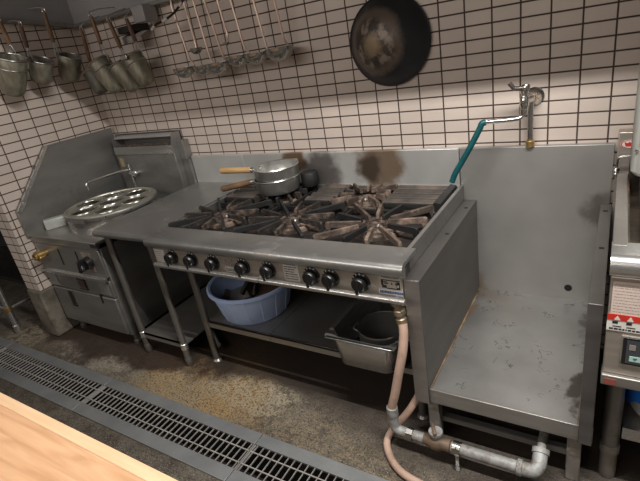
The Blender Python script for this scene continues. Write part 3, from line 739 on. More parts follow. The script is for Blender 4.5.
def slats(label, x0, x1, y0, y1, dark_end=False):
    t = thing('slatted_plate', label, 'plate', ((x0 + x1) / 2, (y0 + y1) / 2, .712), 'slatted iron plates between the rear burners')
    n = 4; st = (y1 - y0) / n
    for i in range(n):
        a = y0 + st * i + .012; b = y0 + st * (i + 1) - .008
        MB().prism([(a, .748), (a + .006, .760), (b - .006, .766), (b, .760), (b, .748)], x0 + (.0 if not dark_end else 0), x1 - (.034 if dark_end else 0)).build('slat', slat_m, t)
        MB().box(x0 + .008, x1 - (.036 if dark_end else .008), a - .0155, a - .0005, .744, .7585).build('gap_shade_strip', void, t)  # near-black strip gives the slat gap its shade by colour
    e = MB()
    e.box(x0, x0 + .008, y0, y1, .714, .752); e.build('end_frame', iron_black, t)
    e = MB().box(x1 - .042 if dark_end else x1 - .008, x1, y0, y1, .714, .752)
    if dark_end: e.prism([(x1 - .036, .7515), (x1 - .030, .769), (x1 - .004, .764), (x1, .7515)], y0, y1, 'y')
    e.build('end_frame', iron_black, t)
    MB().box(x0 + .008, x1 - .008, y0 + .004, y0 + .010, .718, .756).build('front_edge', steel_dull, t)
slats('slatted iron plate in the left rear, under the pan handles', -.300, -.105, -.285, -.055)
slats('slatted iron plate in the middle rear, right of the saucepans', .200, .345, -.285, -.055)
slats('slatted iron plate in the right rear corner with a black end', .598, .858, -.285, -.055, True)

# ------------------------------------------------------------------ two stacked saucepans
def pan(label, c, R_, h, hdir, hm, htop, hend, ang):
    t = thing('saucepan', label, 'saucepan', c, 'stacked saucepans')
    pr = [(0, 0), (R_ * .80, 0), (R_ * .90, .006), (R_ * .965, .025), (R_ * .99, h - .004), (R_ + .003, h), (R_ + .001, h + .003), (R_ * .97, h), (R_ * .94, .027), (R_ * .87, .011), (R_ * .78, .004), (0, .004)]
    b = MB().lathe(pr, n=48)
    # pouring lip
    for v in b.bm.verts:
        a = math.atan2(v.co.y, v.co.x)
        da = abs((a - 1.15 + PI) % (2 * PI) - PI)
        if v.co.z > h * .6 and da < .35:
            k = (1 - da / .35) * (v.co.z - h * .6) / (h * .4); v.co.x += math.cos(1.15) * .012 * k; v.co.y += math.sin(1.15) * .012 * k
    b.build('pan_body', alu, t, world=False)
    z = h - .018
    d = Vector((math.cos(hdir), math.sin(hdir), 0)); d = Vector((d.x, d.y, htop)).normalized()
    p0 = Vector((math.cos(hdir), math.sin(hdir), 0)) * R_ * .97 + Vector((0, 0, z))
    MB().tube([p0, p0 + d * .012, p0 + d * .028, p0 + d * .040], [.019, .015, .0145, .016], 12).build('ferrule', steel, t, world=False)
    MB().tube([p0 + d * .034, p0 + d * .045, p0 + d * .14, p0 + d * hend, p0 + d * (hend + .008)], [.013, .0150, .0160, .0172, .013], 14).build('handle', hm, t, world=False)
    br = MB()
    for s_ in (-1, 1):
        q = Vector((-math.sin(hdir), math.cos(hdir), 0)) * .022 * s_
        br.tube([p0 + q - d * .004 + Vector((0, 0, .004)), p0 + d * .03], .005, 8)
    br.build('handle_bracket', steel, t, world=False)
PX, PY = .000, -.190
pan('lower saucepan with a burnt handle standing on the rear grate', (PX, PY, .7725), .115, .074, 3.27, wood_burnt, -.17, .235, 0)
pan('upper saucepan with a pale wooden handle nested in the lower one', (PX + .003, PY + .003, .829), .1145, .070, 3.20, wood_light, .0, .235, 0)

# black burnt can behind the pans
o = MB().lathe([(0, 0), (.043, 0), (.045, .004), (.045, .062), (.041, .068), (0, .068)], c=(.128, -.090, .7700), n=28).build('black_can', iron_black)
o.location = (0, 0, 0); tag(o, 'blackened round can behind the saucepans at the backsplash', 'can')

# ------------------------------------------------------------------ stand under the range
t = thing('range_stand', 'low steel stand with shelf carrying the gas range', 'stand', (.3, -.4, 0))
st = MB(); 
for a, b in ((-.235, .152), (.154, .520), (.522, .866)):
    st.box(a, b, -.668, -.06, .238, .250); st.box(a, b, -.668, -.660, .212, .250)
st.build('shelf', steel_dull, t, bevel=.0015)
for (x, y) in ((-.252, -.664), (.856, -.655), (-.252, -.075), (.856, -.075)):
    lg = MB().tube([(x, y, .012), (x, y, .612)], .0175, 14).build('leg', leg_steel, t)
    MB().lathe([(0, 0), (.026, 0), (.026, .008), (.016, .018), (.016, .05), (.0175, .055)], c=(x, y, 0), n=14).build('foot', leg_steel, lg)
MB().box(-.24, .86, -.058, -.05, .20, .61).build('back_panel', mat('shaded_grimy_panel', (.05, .042, .036), (.03, .026, .022), .3, .5), t)  # added sheet, its near-black colour holding the shade and grime under the range
MB().tube([(-.60, -.40, .05), (-.36, -.56, .05), (-.285, -.61, .05)], .016, 10).build('floor_pipe', pipe_grey, t)

# ------------------------------------------------------------------ blue tub with things in it
tc_ = Vector((-.058, -.487, .2505))
t = thing('wash_tub', 'pale blue ribbed plastic tub on the shelf under the range', 'tub', tc_)
pr = [(0, 0), (.160, 0), (.167, .006), (.202, .145), (.210, .148), (.217, .152), (.217, .165), (.209, .168), (.199, .163), (.160, .010), (0, .008)]
b = MB().lathe(pr, n=72)
b.build('tub_body', tub_m, t, world=False)
rb = MB()
for k in range(16):
    a = 2 * PI * k / 16 + .1; d = Vector((math.cos(a), math.sin(a), 0))
    rb.tube([d * .1688 + Vector((0, 0, .012)), d * .2010 + Vector((0, 0, .142))], .0018, 6)
rb.build('ribs', mat('blue_rib', (.60, .74, 1.0), (.54, .68, .95), 0, .45), t, world=False)
def loose_tray(label, c, rx, rz):
    o = MB().box(-.09, .09, -.05, .05, 0, .012).build('metal_tray', steel_dark, None, bevel=.004)
    return o
o = MB().prism([(-.085, 0), (.085, 0), (.10, .03), (.095, .03), (.082, .004), (-.082, .004), (-.095, .03), (-.10, .03)], -.055, .055, 'y').build('metal_tray', steel_dull)
o.location = (-.115, -.505, .335); o.rotation_euler = (.25, -.35, .4); tag(o, 'dark steel tray leaning inside the blue tub', 'tray')
o = MB().lathe([(0, 0), (.075, 0), (.088, .045), (.084, .045), (.072, .005), (0, .005)], n=28).build('metal_bowl', mat('brown_bowl', (.26, .15, .10), (.14, .085, .06), .5, .4))
o.location = (.005, -.465, .335); o.rotation_euler = (.3, .25, 0); tag(o, 'brown metal bowl lying inside the blue tub', 'bowl')
o = MB().tube([(-.05, 0, 0), (.02, 0, .0), (.055, .0, .01), (.10, 0, .02), (.13, 0, .022)], [.013, .014, .010, .024, .020], 10).build('black_spatula', black_plastic)
o.location = (-.05, -.53, .405); o.rotation_euler = (0, -.9, .9); tag(o, 'black handled tool sticking up out of the blue tub', 'utensil')
o = MB().lathe([(0, 0), (.125, 0), (.132, .03), (.128, .034), (0, .03)], n=36).build('round_pan', steel_dark)
o.location = (-.058, -.487, .262); tag(o, 'dark round pan lying flat at the bottom of the blue tub', 'pan')

# ------------------------------------------------------------------ deep steel pan with pot inside
t = thing('hotel_pan', 'deep rectangular steel food pan on the shelf, right under the range', 'food pan', (.675, -.52, .2505))
def rrect(x0, x1, y0, y1, r, n=5):
    out = []
    for (cx, cy, a0) in ((x1 - r, y1 - r, 0), (x0 + r, y1 - r, PI / 2), (x0 + r, y0 + r, PI), (x1 - r, y0 + r, 1.5 * PI)):
        for i in range(n + 1):
            a = a0 + PI / 2 * i / n; out.append((cx + r * math.cos(a), cy + r * math.sin(a)))
    return out
def loft(rings):
    b = MB(); R_ = [[b.bm.verts.new((p[0], p[1], z)) for p in pts] for pts, z in rings]
    for a, c in zip(R_, R_[1:]):
        n = len(a)
        for j in range(n): b.bm.faces.new([a[j], a[(j + 1) % n], c[(j + 1) % n], c[j]])
    b.bm.faces.new(R_[0][::-1]); b.bm.faces.new(R_[-1]); return b
gx0, gx1, gy0, gy1, gz = .530, .822, -.778, -.255, .2505
gn = loft([(rrect(gx0 + .045, gx1 - .045, gy0 + .045, gy1 - .045, .03), gz), (rrect(gx0 + .028, gx1 - .028, gy0 + .028, gy1 - .028, .045), gz + .012),
           (rrect(gx0 + .014, gx1 - .014, gy0 + .014, gy1 - .014, .05), gz + .142), (rrect(gx0, gx1, gy0, gy1, .02), gz + .146), (rrect(gx0, gx1, gy0, gy1, .02), gz + .150),
           (rrect(gx0 + .016, gx1 - .016, gy0 + .016, gy1 - .016, .05), gz + .149), (rrect(gx0 + .030, gx1 - .030, gy0 + .030, gy1 - .030, .045), gz + .014), (rrect(gx0 + .05, gx1 - .05, gy0 + .05, gy1 - .05, .03), gz + .003)])
gn.build('pan_body', steel, t, angle=50)
fe = MB().box(gx0 + .01, gx1 - .01, gy0 - .003, gy0 + .010, gz + .146, gz + .1525)
fe.build('pan_rim', chrome_worn, t, bevel=.002)
t = thing('stock_pot', 'round dark steel pot standing inside the rectangular food pan', 'pot', (.725, -.655, gz + .0035))
prp = [(0, 0), (.084, 0), (.090, .008), (.092, .150), (.096, .156), (.095, .160), (.090, .157), (.088, .010), (0, .006)]
MB().lathe(prp, n=44).build('pot_body', steel_dark, t, world=False)
MB().ring((0, 0, .158), .0935, .0028, n=44).build('pot_rim', chrome_worn, t, world=False)
for s_ in (-1, 1):
    MB().tube(bez([(s_ * .091, -.022, .125), (s_ * .116, -.018, .130), (s_ * .116, .018, .130), (s_ * .091, .022, .125)], 5), .0045, 8).build('side_handle', steel, t, world=False)

# ------------------------------------------------------------------ low steel station on the right
t = thing('low_stove_station', 'low stainless station with high back sheet and flat top, right of the range', 'kitchen station', (1.16, -.4, 0))
deck_m = burn_steel('scratched_deck', [((1.392, -.56, .246), (1, .22, 1), .012, .035, (.05, .04, .03), .9), ((1.385, -.25, .246), (1, .15, 1), .0, .03, (.07, .055, .04), .7),
    ((.96, -.06, .246), (.5, 1, 1), .01, .10, (.16, .13, .10), .55), ((.93, -.25, .246), (1, .3, 1), .0, .05, (.25, .14, .06), .6), ((1.10, -.16, .246), (1, .8, 1), .02, .13, (.26, .24, .21), .45)], (.32, .315, .305), (.22, .218, .21), .34, (1.16, -.4, 0))
def wet_marks(m, scale=26, thr=.011):
    nt = m.node_tree; N = nt.nodes; L = nt.links; b = N['Principled BSDF']
    tc = N.new('ShaderNodeTexCoord'); n1 = N.new('ShaderNodeTexNoise'); n1.inputs['Scale'].default_value = scale; n1.inputs['Detail'].default_value = 1.5
    n2 = N.new('ShaderNodeTexNoise'); n2.inputs['Scale'].default_value = 9; L.new(tc.outputs['Object'], n1.inputs['Vector']); L.new(tc.outputs['Object'], n2.inputs['Vector'])
    def M(op, a, c):
        n = N.new('ShaderNodeMath'); n.operation = op
        for i, v in enumerate((a, c)):
            if isinstance(v, (int, float)): n.inputs[i].default_value = v
            else: L.new(v, n.inputs[i])
        return n.outputs[0]
    d = M('ABSOLUTE', M('SUBTRACT', n1.outputs['Fac'], .5), 0)
    f = M('MULTIPLY', M('LESS_THAN', d, thr), M('GREATER_THAN', n2.outputs['Fac'], .57))
    f = M('MULTIPLY', f, .75)
    x = N.new('ShaderNodeMix'); x.data_type = 'RGBA'; L.new(f, x.inputs['Factor']); L.new(b.inputs['Base Color'].links[0].from_socket, x.inputs['A']); x.inputs['B'].default_value = (.06, .055, .05, 1)
    L.new(x.outputs['Result'], b.inputs['Base Color'])
wet_marks(deck_m)
MB().box(.905, 1.398, -.748, -.03, .232, .246).build('deck_top', deck_m, t)
rim = MB(); rim.box(.885, 1.432, -.756, -.746, .188, .248)
rim.build('front_apron', steel_dull, t, bevel=.0015)
back_m = burn_steel('tall_back_sheet_steel', [((1.40, -.03, .66), (1, .1, 1), .03, .09, (.10, .08, .065), .7), ((.90, -.03, .26), (1, .1, 1), .02, .1, (.22, .15, .09), .6)], (.40, .39, .375), (.33, .322, .31), .42, (1.16, -.4, 0))
MB().box(.866, 1.424, -.030, -.003, .225, .918).build('back_sheet', back_m, t, bevel=.002)
MB().lathe([(0, 0), (.015, 0), (.015, .001), (0, .001)], c=(1.30, -.0305, .303), axis=(0, -1, 0), n=24).build('drain_hole', void, t)
# left partition
lp = MB(); lp.box(.879, .932, -.766, -.031, .186, .690)
lp.build('left_partition', steel_side, t, bevel=.002)
MB().box(.8805, .9305, -.7685, -.7655, .19, .688).build('partition_face', mat('brown_grey_steel', (.30, .275, .25), (.22, .20, .185), .6, .42, 4, (1, 1, 6)), t)
for y in (-.13, -.40): MB().lathe([(0, 0), (.008, 0), (.008, .0008), (0, .0008)], c=(.912, y, .690), n=12).build('screw_hole', void, t)
pr_ = MB(); pr_.box(1.394, 1.431, -.764, -.031, .186, .686)
pr_.build('right_partition', steel_side, t, bevel=.002)
for y in (-.10, -.42): MB().box(1.405, 1.42, y - .006, y + .006, .6855, .687).build('slot', void, t)
MB().box(.932, .937, -.75, -.03, .245, .250).build('sealant_line', mat('rusty_sealant', (.34, .24, .14), (.07, .04, .025), 0, .8, 14, (1, 1, 1), .3, 40), t)
MB().box(1.389, 1.394, -.75, -.03, .245, .249).build('sealant_line', mat('grimy_sealant', (.20, .15, .10), (.07, .05, .04), 0, .8, 14), t)
for (x, y) in ((.935, -.725), (1.385, -.725), (.935, -.08), (1.385, -.08)):
    MB().box(x - .02, x + .02, y - .02, y + .02, 0, .234).build('leg', mat('grimy_leg', (.34, .32, .29), (.2, .18, .16), .5, .5, 9, (1, 1, 1), .3, 40, 0, (.42, .38, .31), .3, 18) if (x, y) == (.935, -.725) else bpy.data.materials['grimy_leg'], t, bevel=.003)
MB().box(.955, 1.365, -.712, -.698, .070, .092).build('lower_bar', steel_dull, t)
MB().box(.955, 1.365, -.712, -.690, .090, .094).build('lower_bar_lip', steel, t)
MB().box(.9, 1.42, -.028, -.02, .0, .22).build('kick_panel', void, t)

# ------------------------------------------------------------------ faucet with teal hose
t = thing('wall_faucet', 'chrome wall faucet with swivel spout above the tall back sheet', 'faucet', (1.138, -.03, .918))
MB().tube([(1.142, -.030, .92), (1.142, -.030, 1.10)], .0105, 14).build('riser_pipe', chrome_worn, t)
MB().lathe([(.0, 0), (.016, 0), (.016, .022), (.012, .026), (.012, .03), (0, .03)], c=(1.142, -.030, .918), n=12).build('brass_nut', brass, t)
MB().lathe([(0, 0), (.034, 0), (.034, .004), (.022, .014), (.016, .03), (0, .03)], c=(1.152, -.001, 1.105), axis=(0, -1, 0), n=28).build('wall_flange', chrome, t)
b = MB().tube([(1.150, -.02, 1.105), (1.142, -.045, 1.103), (1.130, -.062, 1.10), (1.126, -.075, 1.10)], .014, 14)
b.lathe([(0, -.036), (.0135, -.036), (.0135, -.020), (.017, -.014), (.017, .012), (.0125, .018), (.0125, .028), (.015, .030), (.015, .040), (0, .042)], c=(1.127, -.076, 1.100), n=20)
b.build('faucet_body', chrome, t)
MB().lathe([(0, 0), (.015, 0), (.016, .012), (.012, .020), (0, .022)], c=(1.131, -.076, 1.141), n=18).build('handle_cap', chrome, t)
MB().tube(bez([(1.128, -.078, 1.150), (1.110, -.086, 1.150), (1.095, -.094, 1.153), (1.084, -.098, 1.166), (1.079, -.099, 1.173)], 6), [.0085] * 12 + [.0078] * 12 + [.0105], 12).build('lever_handle', mat('dark_chrome', (.20, .17, .155), (.12, .10, .09), .8, .35), t)
sp = bez([(1.124, -.078, 1.058), (1.121, -.080, 1.050), (1.112, -.088, 1.043), (1.09, -.098, 1.041), (1.04, -.118, 1.042), (1.005, -.132, 1.044), (.988, -.138, 1.041)], 8)
MB().tube(sp, .0085, 12).build('spout', chrome, t)
MB().lathe([(0, -.012), (.0135, -.012), (.0135, .012), (0, .012)], c=(1.125, -.077, 1.062), n=12).build('spout_nut', chrome, t)
hs = bez([(1.000, -.134, 1.044), (.987, -.138, 1.040), (.979, -.140, 1.022), (.960, -.144, .985), (.938, -.148, .945), (.906, -.151, .890), (.882, -.153, .850), (.866, -.155, .812)], 8)
o = MB().tube(hs, .0118, 14).build('teal_hose', teal)
tag(o, 'teal rubber hose pushed onto the faucet spout', 'hose')
MB().lathe([(0, 0), (.009, 0), (.009, .002), (0, .002)], c=hs[-1], axis=(hs[-1] - hs[-3]), n=14).build('hose_mouth', void, o)

# ------------------------------------------------------------------ gas pipe, valve and hoses on the floor
Yp = -.826
t = thing('gas_pipe', 'grey gas pipe along the floor with a rusty valve, before the low station', 'gas pipe', (1.05, Yp, 0))
MB().tube(bez([(.811, Yp, .155), (.811, Yp, .120), (.815, Yp, .095), (.832, Yp, .082), (.86, Yp, .080)], 6), .0185, 16).build('elbow', pipe_grey, t)
MB().lathe([(.0185, 0), (.0235, .002), (.0235, .024), (.0185, .026)], c=(.858, Yp, .08), axis=(1, 0, 0), n=8).build('hex_nut', chrome_worn, t)
MB().tube([(.88, Yp, .08), (.925, Yp, .08)], .018, 16).build('pipe_length', pipe_grey, t)
rusty = mat('rusty_valve', (.20, .135, .09), (.10, .075, .055), .4, .6, 20, (1, 1, 1), .3, 60)
MB().lathe([(0, -.045), (.020, -.045), (.022, -.025), (.030, -.012), (.030, .012), (.022, .025), (.024, .050), (0, .050)], c=(.968, Yp, .08), axis=(1, 0, 0), n=10).build('valve_body', rusty, t)
v = MB().lathe([(0, 0), (.016, 0), (.016, .018), (.024, .020), (.024, .030), (0, .030)], c=(.968, Yp, .102), n=16).build('valve_cap', pipe_grey, t)
MB().box(-.006, .006, -.026, .026, 0, .016, M=Matrix.Translation((.962, Yp, .128)) @ Matrix.Rotation(.5, 4, 'Z'), bev=.003).build('valve_lever', rusty, v)
MB().lathe([(.018, 0), (.024, .002), (.024, .014), (.020, .016), (.024, .018), (.024, .028), (.018, .03)], c=(1.025, Yp, .08), axis=(1, 0, 0), n=12).build('union_ring', chrome_worn, t)
MB().tube([(1.02, Yp, .08), (1.245, Yp, .08)], .0195, 18).build('pipe_length', pipe_grey, t)
cl = MB(); cl.ring((1.040, Yp, .080), .0215, .003, axis=(1, 0, 0), n=24); cl.box(1.034, 1.046, Yp - .006, Yp - .002, .0, .062)
cl.lathe([(0, 0), (.016, 0), (.016, .003), (0, .003)], c=(1.040, Yp - .012, .0), n=14)
cl.build('pipe_clip', chrome_worn, t)
e = MB(); e.tube(bez([(1.235, Yp, .08), (1.262, Yp, .08), (1.282, Yp + .006, .081), (1.292, Yp + .022, .088), (1.294, Yp + .045, .10), (1.294, Yp + .06, .108)], 5), .0225, 16)
e.lathe([(.0225, 0), (.0265, .002), (.0265, .016), (.0225, .018)], c=(1.232, Yp, .08), axis=(1, 0, 0), n=18)
e.build('end_elbow', pipe_grey, t)
MB().lathe([(.0, 0), (.0265, .0), (.0265, .016), (0, .016)], c=(1.294, Yp + .055, .105), axis=(0, .85, .5), n=18).build('elbow_collar', pipe_grey, t)
MB().tube([(1.294, Yp + .055, .106), (1.294, Yp + .10, .115), (1.294, -.10, .115)], .014, 12).build('rear_pipe', pipe_grey, t)

t = thing('gas_hose', 'pink beige rubber gas hose hanging from the brass valve under the range', 'hose', (.85, Yp, 0))
hp_ = bez([(.872, -.79, .535), (.876, -.800, .50), (.872, -.815, .44), (.855, -.825, .36), (.832, -.828, .26), (.815, -.827, .20), (.811, Yp, .168)], 8)
MB().tube(hp_, .0155, 14).build('hose_tube', pink, t)
MB().lathe([(.0155, 0), (.0205, .002), (.0205, .038), (.0155, .04)], c=(.811, Yp, .150), n=14).build('hose_clamp', pipe_grey, t)
vv = MB(); vv.lathe([(0, 0), (.012, 0), (.0185, .004), (.0185, .022), (.013, .026), (.013, .036), (.020, .038), (.020, .054), (.014, .058), (.014, .070), (.022, .074), (.022, .092), (0, .094)], c=(.868, -.785, .53), axis=(-.12, .03, 1), n=12)
vv.build('brass_valve', mat('tarnished_brass', (.42, .35, .25), (.26, .21, .15), .7, .42, 30), t)
MB().tube([(.860, -.783, .60), (.862, -.74, .605)], .011, 10).build('valve_stub', brass, t)
# second hose looping on the floor
o = MB().tube(bez([(.895, -.705, .235), (.878, -.735, .185), (.846, -.765, .125), (.808, -.782, .070), (.776, -.800, .022), (.780, -.845, .0148), (.815, -.895, .0145), (.865, -.935, .0145), (.93, -.955, .0145), (1.05, -.968, .0145), (1.25, -.965, .0145)], 8), .0135, 14).build('floor_hose', pink)
tag(o, 'pink hose looping along the floor below the gas pipe elbow', 'hose')
fit = MB().lathe([(0, 0), (.016, 0), (.018, .008), (.018, .03), (.013, .034), (.013, .05), (0, .05)], c=(.896, -.708, .225), axis=(.0, .2, 1), n=12).build('hose_fitting', rusty, o)
MB().tube([(.896, -.700, .26), (.872, -.700, .34), (.866, -.700, .60)], .012, 10).build('hose_riser', pipe_grey, o)

# ------------------------------------------------------------------ fryer at the right edge
t = thing('fryer_unit', 'stainless fryer with safety stickers and a dark display at the right edge', 'fryer', (1.7, -.4, 0))
FX0, FX1, FY = 1.440, 1.98, -.780
fb = MB(); fb.box(FX0 + .002, FX1, FY + .016, -.14, .485, .785)
fb.build('body', steel_panel, t, bevel=.003)
pn = MB().box(FX0, FX1, FY, FY + .018, .487, .782).build('front_panel', steel_panel, t, bevel=.003)
MB().prism(bullnose(FY - .016, -.70, .840, .062), FX0 - .004, FX1).build('front_rim', steel, t)
rm = MB(); rm.box(FX0 - .002, FX0 + .030, -.72, -.13, .785, .8405); rm.box(FX0 + .03, FX1, -.16, -.13, .785, .8405); rm.box(FX1 - .05, FX1, -.72, -.16, .785, .8405)
rm.build('top_frame', steel_dull, t, bevel=.002)
oily = mat('oily_well', (.10, .08, .06), (.035, .028, .022), .5, .35, 12, (1, 1, 1), .3, 40, 0, (.17, .09, .035), .3, 14)
wl_ = MB(); wl_.box(FX0 + .028, FX1 - .05, -.705, -.16, .786, .792); wl_.box(FX0 + .030, FX0 + .034, -.70, -.16, .79, .838); wl_.box(FX0 + .03, FX1 - .05, -.166, -.160, .79, .90)
wl_.build('well', oily, t)
MB().box(FX0 + .062, FX1 - .06, -.70, -.185, .80, .846).build('well_cover', steel, t, bevel=.004)
cr = MB(); rnd = random.Random(2)
for i in range(16):
    cr.box(-.006, .006, -.006, .006, 0, .010, M=Matrix.Translation((FX0 + .045 + rnd.random() * .03, -.69 + rnd.random() * .05, .792)) @ Matrix.Rotation(rnd.random() * 3, 4, 'Z'))
cr.build('fried_crumbs', mat('crumbs', (.30, .16, .07), (.16, .08, .03), 0, .7), t)
MB().box(FX0 - .007, FX1, -.06, -.004, .45, .967).build('rear_guard', steel_panel, t, bevel=.003)
MB().box(FX0 + .0, FX1, -.14, -.06, .485, .815).build('rear_shelf', steel_dark, t, bevel=.003)
ov = MB().lathe([(0, 0), (.027, 0), (.027, .001), (0, .001)], n=32).xf(Matrix.Translation((1.469, -.0605, .925)) @ Matrix.Rotation(PI / 2, 4, 'X') @ Matrix.Diagonal((1.05, .58, 1, 1))).build('oval_badge', white_p, t)
MB().ring((0, 0, 0), .0245, .0016, n=32, m=6).xf(Matrix.Translation((1.469, -.0618, .925)) @ Matrix.Rotation(PI / 2, 4, 'X') @ Matrix.Diagonal((1.05, .58, .4, 1))).build('badge_outline', red_p, ov)
MB().prism([(1.452, .934), (1.461, .928), (1.467, .933), (1.473, .928), (1.486, .934), (1.482, .917), (1.456, .917)], -.0624, -.0615, 'y').build('badge_mark', red_p, ov)
# instruction sheet, warning sticker, display
sticker(t, 'instruction_sheet', FX0 + .006, FX0 + .26, .675, .770, FY - .0008, pinkish_p, 10, grey_print, seed=11, fill=.9, th=.0009)
ws = sticker(t, 'warning_sticker', FX0 - .0, FX0 + .25, .626, .675, FY - .0012, white_p, 0)
MB().box(FX0, FX0 + .25, FY - .0034, FY - .0022, .658, .676).build('red_band', red_p, ws, smooth=False)
g = MB()
for k in range(4):
    cx = FX0 + .022 + .028 * k; g.prism([(cx - .007, .660), (cx + .007, .660), (cx, .673)], FY - .0042, FY - .0033, 'y')
g.build('warning_triangle', white_p, ws, smooth=False)
g = MB()
for k in range(4):
    cx = FX0 + .012 + .030 * k; g.box(cx, cx + .012, FY - .003, FY - .0022, .648, .6555); g.box(cx + .001, cx + .02, FY - .003, FY - .0022, .639, .6415)
rnd = random.Random(6); x = FX0 + .006
while x < FX0 + .24:
    w_ = .003 + rnd.random() * .007; g.box(x, x + w_, FY - .003, FY - .0022, .630, .6345); x += w_ + .0018
g.build('warning_print', black_p, ws, smooth=False)
dp = MB().box(FX0 + .036, FX0 + .26, FY - .004, FY + .002, .524, .614, bev=.0018).build('display_frame', steel, t)
MB().box(FX0 + .0395, FX0 + .257, FY - .0055, FY - .0035, .528, .610).build('display_glass', black_plastic, dp, smooth=False)
MB().box(FX0 + .048, FX0 + .25, FY - .0065, FY - .005, .533, .604).build('display_panel', screen_m, dp, smooth=False)
MB().box(FX0 + .054, FX0 + .068, FY - .0075, FY - .006, .576, .592).build('display_key', grey_print, dp, smooth=False)
MB().box(FX0 + .0565, FX0 + .082, FY - .0075, FY - .006, .541, .557).build('display_key', mint, dp, smooth=False)
MB().prism([(FX0 + .064, .553), (FX0 + .074, .553), (FX0 + .069, .545)], FY - .0082, FY - .0074, 'y').build('key_arrow', blue_p, dp, smooth=False)
lip = MB().box(FX0 - .002, FX1, FY - .012, FY + .04, .452, .486).build('bottom_lip', steel_dull, t, bevel=.003)
MB().box(FX0 + .006, FX0 + .034, FY - .0132, FY - .0118, .458, .476).build('red_tape', mat('faded_red_tape', (.30, .085, .06), (.22, .06, .045), 0, .6), lip)
fb2 = MB(); fb2.box(FX0 + .01, FX1, FY + .04, -.14, .455, .485); fb2.build('base_tray', steel_dark, t)
for (x, y) in ((1.480, -.675), (1.94, -.675), (1.480, -.2), (1.94, -.2)):
    lg = MB().tube([(x, y, .10), (x, y, .456)], .0245, 18).build('leg', leg_steel, t)
    MB().lathe([(0, 0), (.022, 0), (.024, .006), (.0235, .10), (.0275, .104), (.0275, .132), (.0245, .136)], c=(x, y, 0), n=18).build('foot', bpy.data.materials['grimy_leg'], lg)
MB().box(1.508, 1.975, -.672, -.16, .196, .210).build('lower_shelf', steel_dull, t)
MB().box(1.508, 1.975, -.680, -.672, .168, .212).build('shelf_edge', steel, t)
# small gas tap behind
tapm = MB().tube(bez([(1.435, -.10, .815), (1.435, -.10, .86), (1.438, -.10, .885), (1.452, -.10, .893), (1.48, -.10, .893)], 6), .0045, 8).build('feed_pipe', chrome_worn, t)
MB().lathe([(0, 0), (.010, 0), (.012, .012), (.008, .020), (.011, .028), (.008, .037), (0, .039)], c=(1.435, -.10, .815), n=14).build('feed_valve', chrome, tapm)

# grey tank hanging on the wall at the right edge
t = thing('wall_tank', 'pale grey painted tank mounted on the wall at the upper right edge', 'tank', (1.60, -.15, .9))
loft([(rrect(1.485, 1.86, -.27, -.062, .02), .874), (rrect(1.472, 1.87, -.28, -.062, .025), .890), (rrect(1.472, 1.87, -.28, -.062, .025), 1.76), (rrect(1.485, 1.86, -.27, -.062, .02), 1.775)]).build('tank_body', grey_paint, t)
MB().box(1.49, 1.85, -.064, -.001, 1.0, 1.70).build('wall_bracket', steel_dark, t)
MB().lathe([(0, 0), (.005, 0), (.005, .003), (0, .004)], c=(1.482, -.2795, .96), axis=(0, -1, 0), n=10).build('screw_head', chrome, t)

# stock pot with blue liner on the fryer's shelf
t = thing('lined_pot', 'round steel pot with a blue bag on the shelf under the fryer', 'pot', (1.668, -.535, .2105))
MB().lathe([(0, 0), (.136, 0), (.148, .012), (.149, .185), (.153, .19), (.152, .194), (.146, .19), (.144, .014), (0, .01)], n=44).build('pot_body', mat('satin_pot', (.72, .70, .66), (.60, .58, .55), .15, .45), t, world=False)
bm_ = MB(); n = 44
prs = [(.146, .178), (.155, .197), (.160, .188), (.161, .140), (.163, .090)]
bm_.lathe(prs, n=n)
rnd = random.Random(9)
for i, v in enumerate(bm_.bm.verts):
    r_ = Vector((v.co.x, v.co.y)).length
    if r_ > .158:
        a = math.atan2(v.co.y, v.co.x); v.co.z += (.045 * math.sin(a * 5 + 1.2) + .015 * math.sin(a * 17)) * (1 if v.co.z < .12 else .3) - (.07 * math.exp(-((a + 2.45) / .5) ** 2) if v.co.z < .12 else 0); s_ = 1 + .02 * math.sin(a * 11); v.co.x *= s_; v.co.y *= s_
bm_.build('blue_liner', blue_bag, t, world=False)
MB().lathe([(0, .15), (.138, .165), (.147, .19)], n=32).build('liner_inside', blue_bag, t, world=False)

# ------------------------------------------------------------------ beyond the pillar on the left
t = thing('prep_table', 'steel prep table with pipe legs beyond the tiled pillar', 'table', (-2.4, -.5, 0))
MB().box(-3.2, -1.72, -.95, -.12, .76, .80).build('tabletop', steel_dull, t, bevel=.004)
for (x, y) in ((-1.82, -.895), (-3.1, -.895), (-1.82, -.2), (-3.1, -.2)):
    lg = MB().tube([(x, y, .02), (x, y, .762)], .0185, 14).build('leg', steel, t)
    MB().lathe([(0, 0), (.020, 0), (.023, .02), (.023, .055), (.0185, .06)], c=(x, y, 0), n=14).build('foot', steel, lg)
    MB().lathe([(.0185, 0), (.0225, .003), (.0225, .034), (.0185, .037)], c=(x, y, .160), n=14).build('collar', brass, lg)
MB().tube([(-1.82, -.895, .178), (-1.82, -.2, .178)], .0125, 12).build('cross_bar', steel, t)
MB().tube([(-3.1, -.895, .178), (-1.82, -.895, .178)], .0125, 12).build('cross_bar', steel, t)
t = thing('undercounter_fridge', 'dark cabinet with a slotted grille under the prep table', 'cabinet', (-2.5, -.3, 0))
MB().box(-3.05, -1.88, -.56, -.02, .10, .74).build('cabinet_body', mat('dark_cabinet', (.03, .029, .028), (.02, .02, .02), .2, .6), t, bevel=.004)
gr_ = MB()
for i in range(44): gr_.box(-3.0 + i * .025, -2.988 + i * .025, -.566, -.559, .14, .42)
gr_.build('vent_grille', iron_black, t, smooth=False)
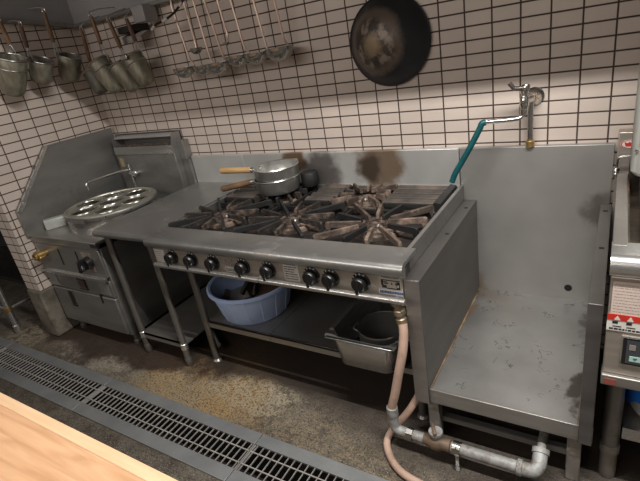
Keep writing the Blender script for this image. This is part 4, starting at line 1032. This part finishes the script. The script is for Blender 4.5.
for x in (-2.95, -2.0):
    for y in (-.5, -.08): MB().lathe([(0, 0), (.02, 0), (.02, .10), (0, .10)], c=(x, y, 0), n=12).build('foot', iron_black, t)

# ------------------------------------------------------------------ wooden counter in the foreground
t = thing('wooden_counter', 'pale wood counter top in the near left foreground', 'counter', (.2, -2.2, .8))
MB().box(-1.6, 1.02, -2.75, -1.700, .765, .80).build('counter_top', table_wood(), t, bevel=.002)
MB().box(-1.6, 1.02, -1.700, -1.676, .765, .80).build('edge_band', mat('pale_edge_band', (.62, .43, .27), (.54, .36, .21), 0, .4, 6, (1, 12, 12)), t, bevel=.002)
MB().box(-1.55, .98, -2.70, -1.74, .0, .765).build('cabinet', mat('counter_cabinet', (.38, .27, .18), (.32, .22, .14), 0, .5), t)

# ------------------------------------------------------------------ light
def area(name, loc, rot, sx, sy, energy, col):
    l = bpy.data.lights.new(name, 'AREA'); l.shape = 'RECTANGLE'; l.size = sx; l.size_y = sy; l.energy = energy; l.color = col
    o = bpy.data.objects.new(name, l); o.location = loc; o.rotation_euler = rot; C.objects.link(o); return o
area('ceiling_tube', (1.65, -1.30, 2.60), (0, 0, 0), 2.3, .03, 98, (1.0, .97, .925))
area('room_fill', (-.3, -3.3, 2.4), (math.radians(61), 0, math.radians(-6)), 3.4, .4, 30, (1.0, .93, .87))
w = bpy.data.worlds.new('room_ambient'); w.use_nodes = True; bpy.context.scene.world = w
w.node_tree.nodes['Background'].inputs[0].default_value = (1.0, .90, .81, 1); w.node_tree.nodes['Background'].inputs[1].default_value = .12

# ------------------------------------------------------------------ camera (solved from the tile grid)
cam = bpy.data.cameras.new('camera'); co = bpy.data.objects.new('camera', cam); C.objects.link(co)
cam.sensor_fit = 'HORIZONTAL'; cam.sensor_width = 36.0; cam.lens = 466.1508 / 640 * 36; cam.clip_start = .02
Rw = [[0.8498406, 0.5020276, -0.1604347], [0.0742652, -0.4154377, -0.9065849], [-0.5217813, 0.7585379, -0.390339]]
M4 = Matrix(((Rw[0][0], -Rw[1][0], -Rw[2][0], 1.423074), (Rw[0][1], -Rw[1][1], -Rw[2][1], -1.981766), (Rw[0][2], -Rw[1][2], -Rw[2][2], 1.429247), (0, 0, 0, 1)))
co.matrix_world = M4
bpy.context.scene.camera = co
vs = bpy.context.scene.view_settings; vs.view_transform = 'Standard'; vs.look = 'None'; vs.exposure = 0.0; vs.gamma = 1.0
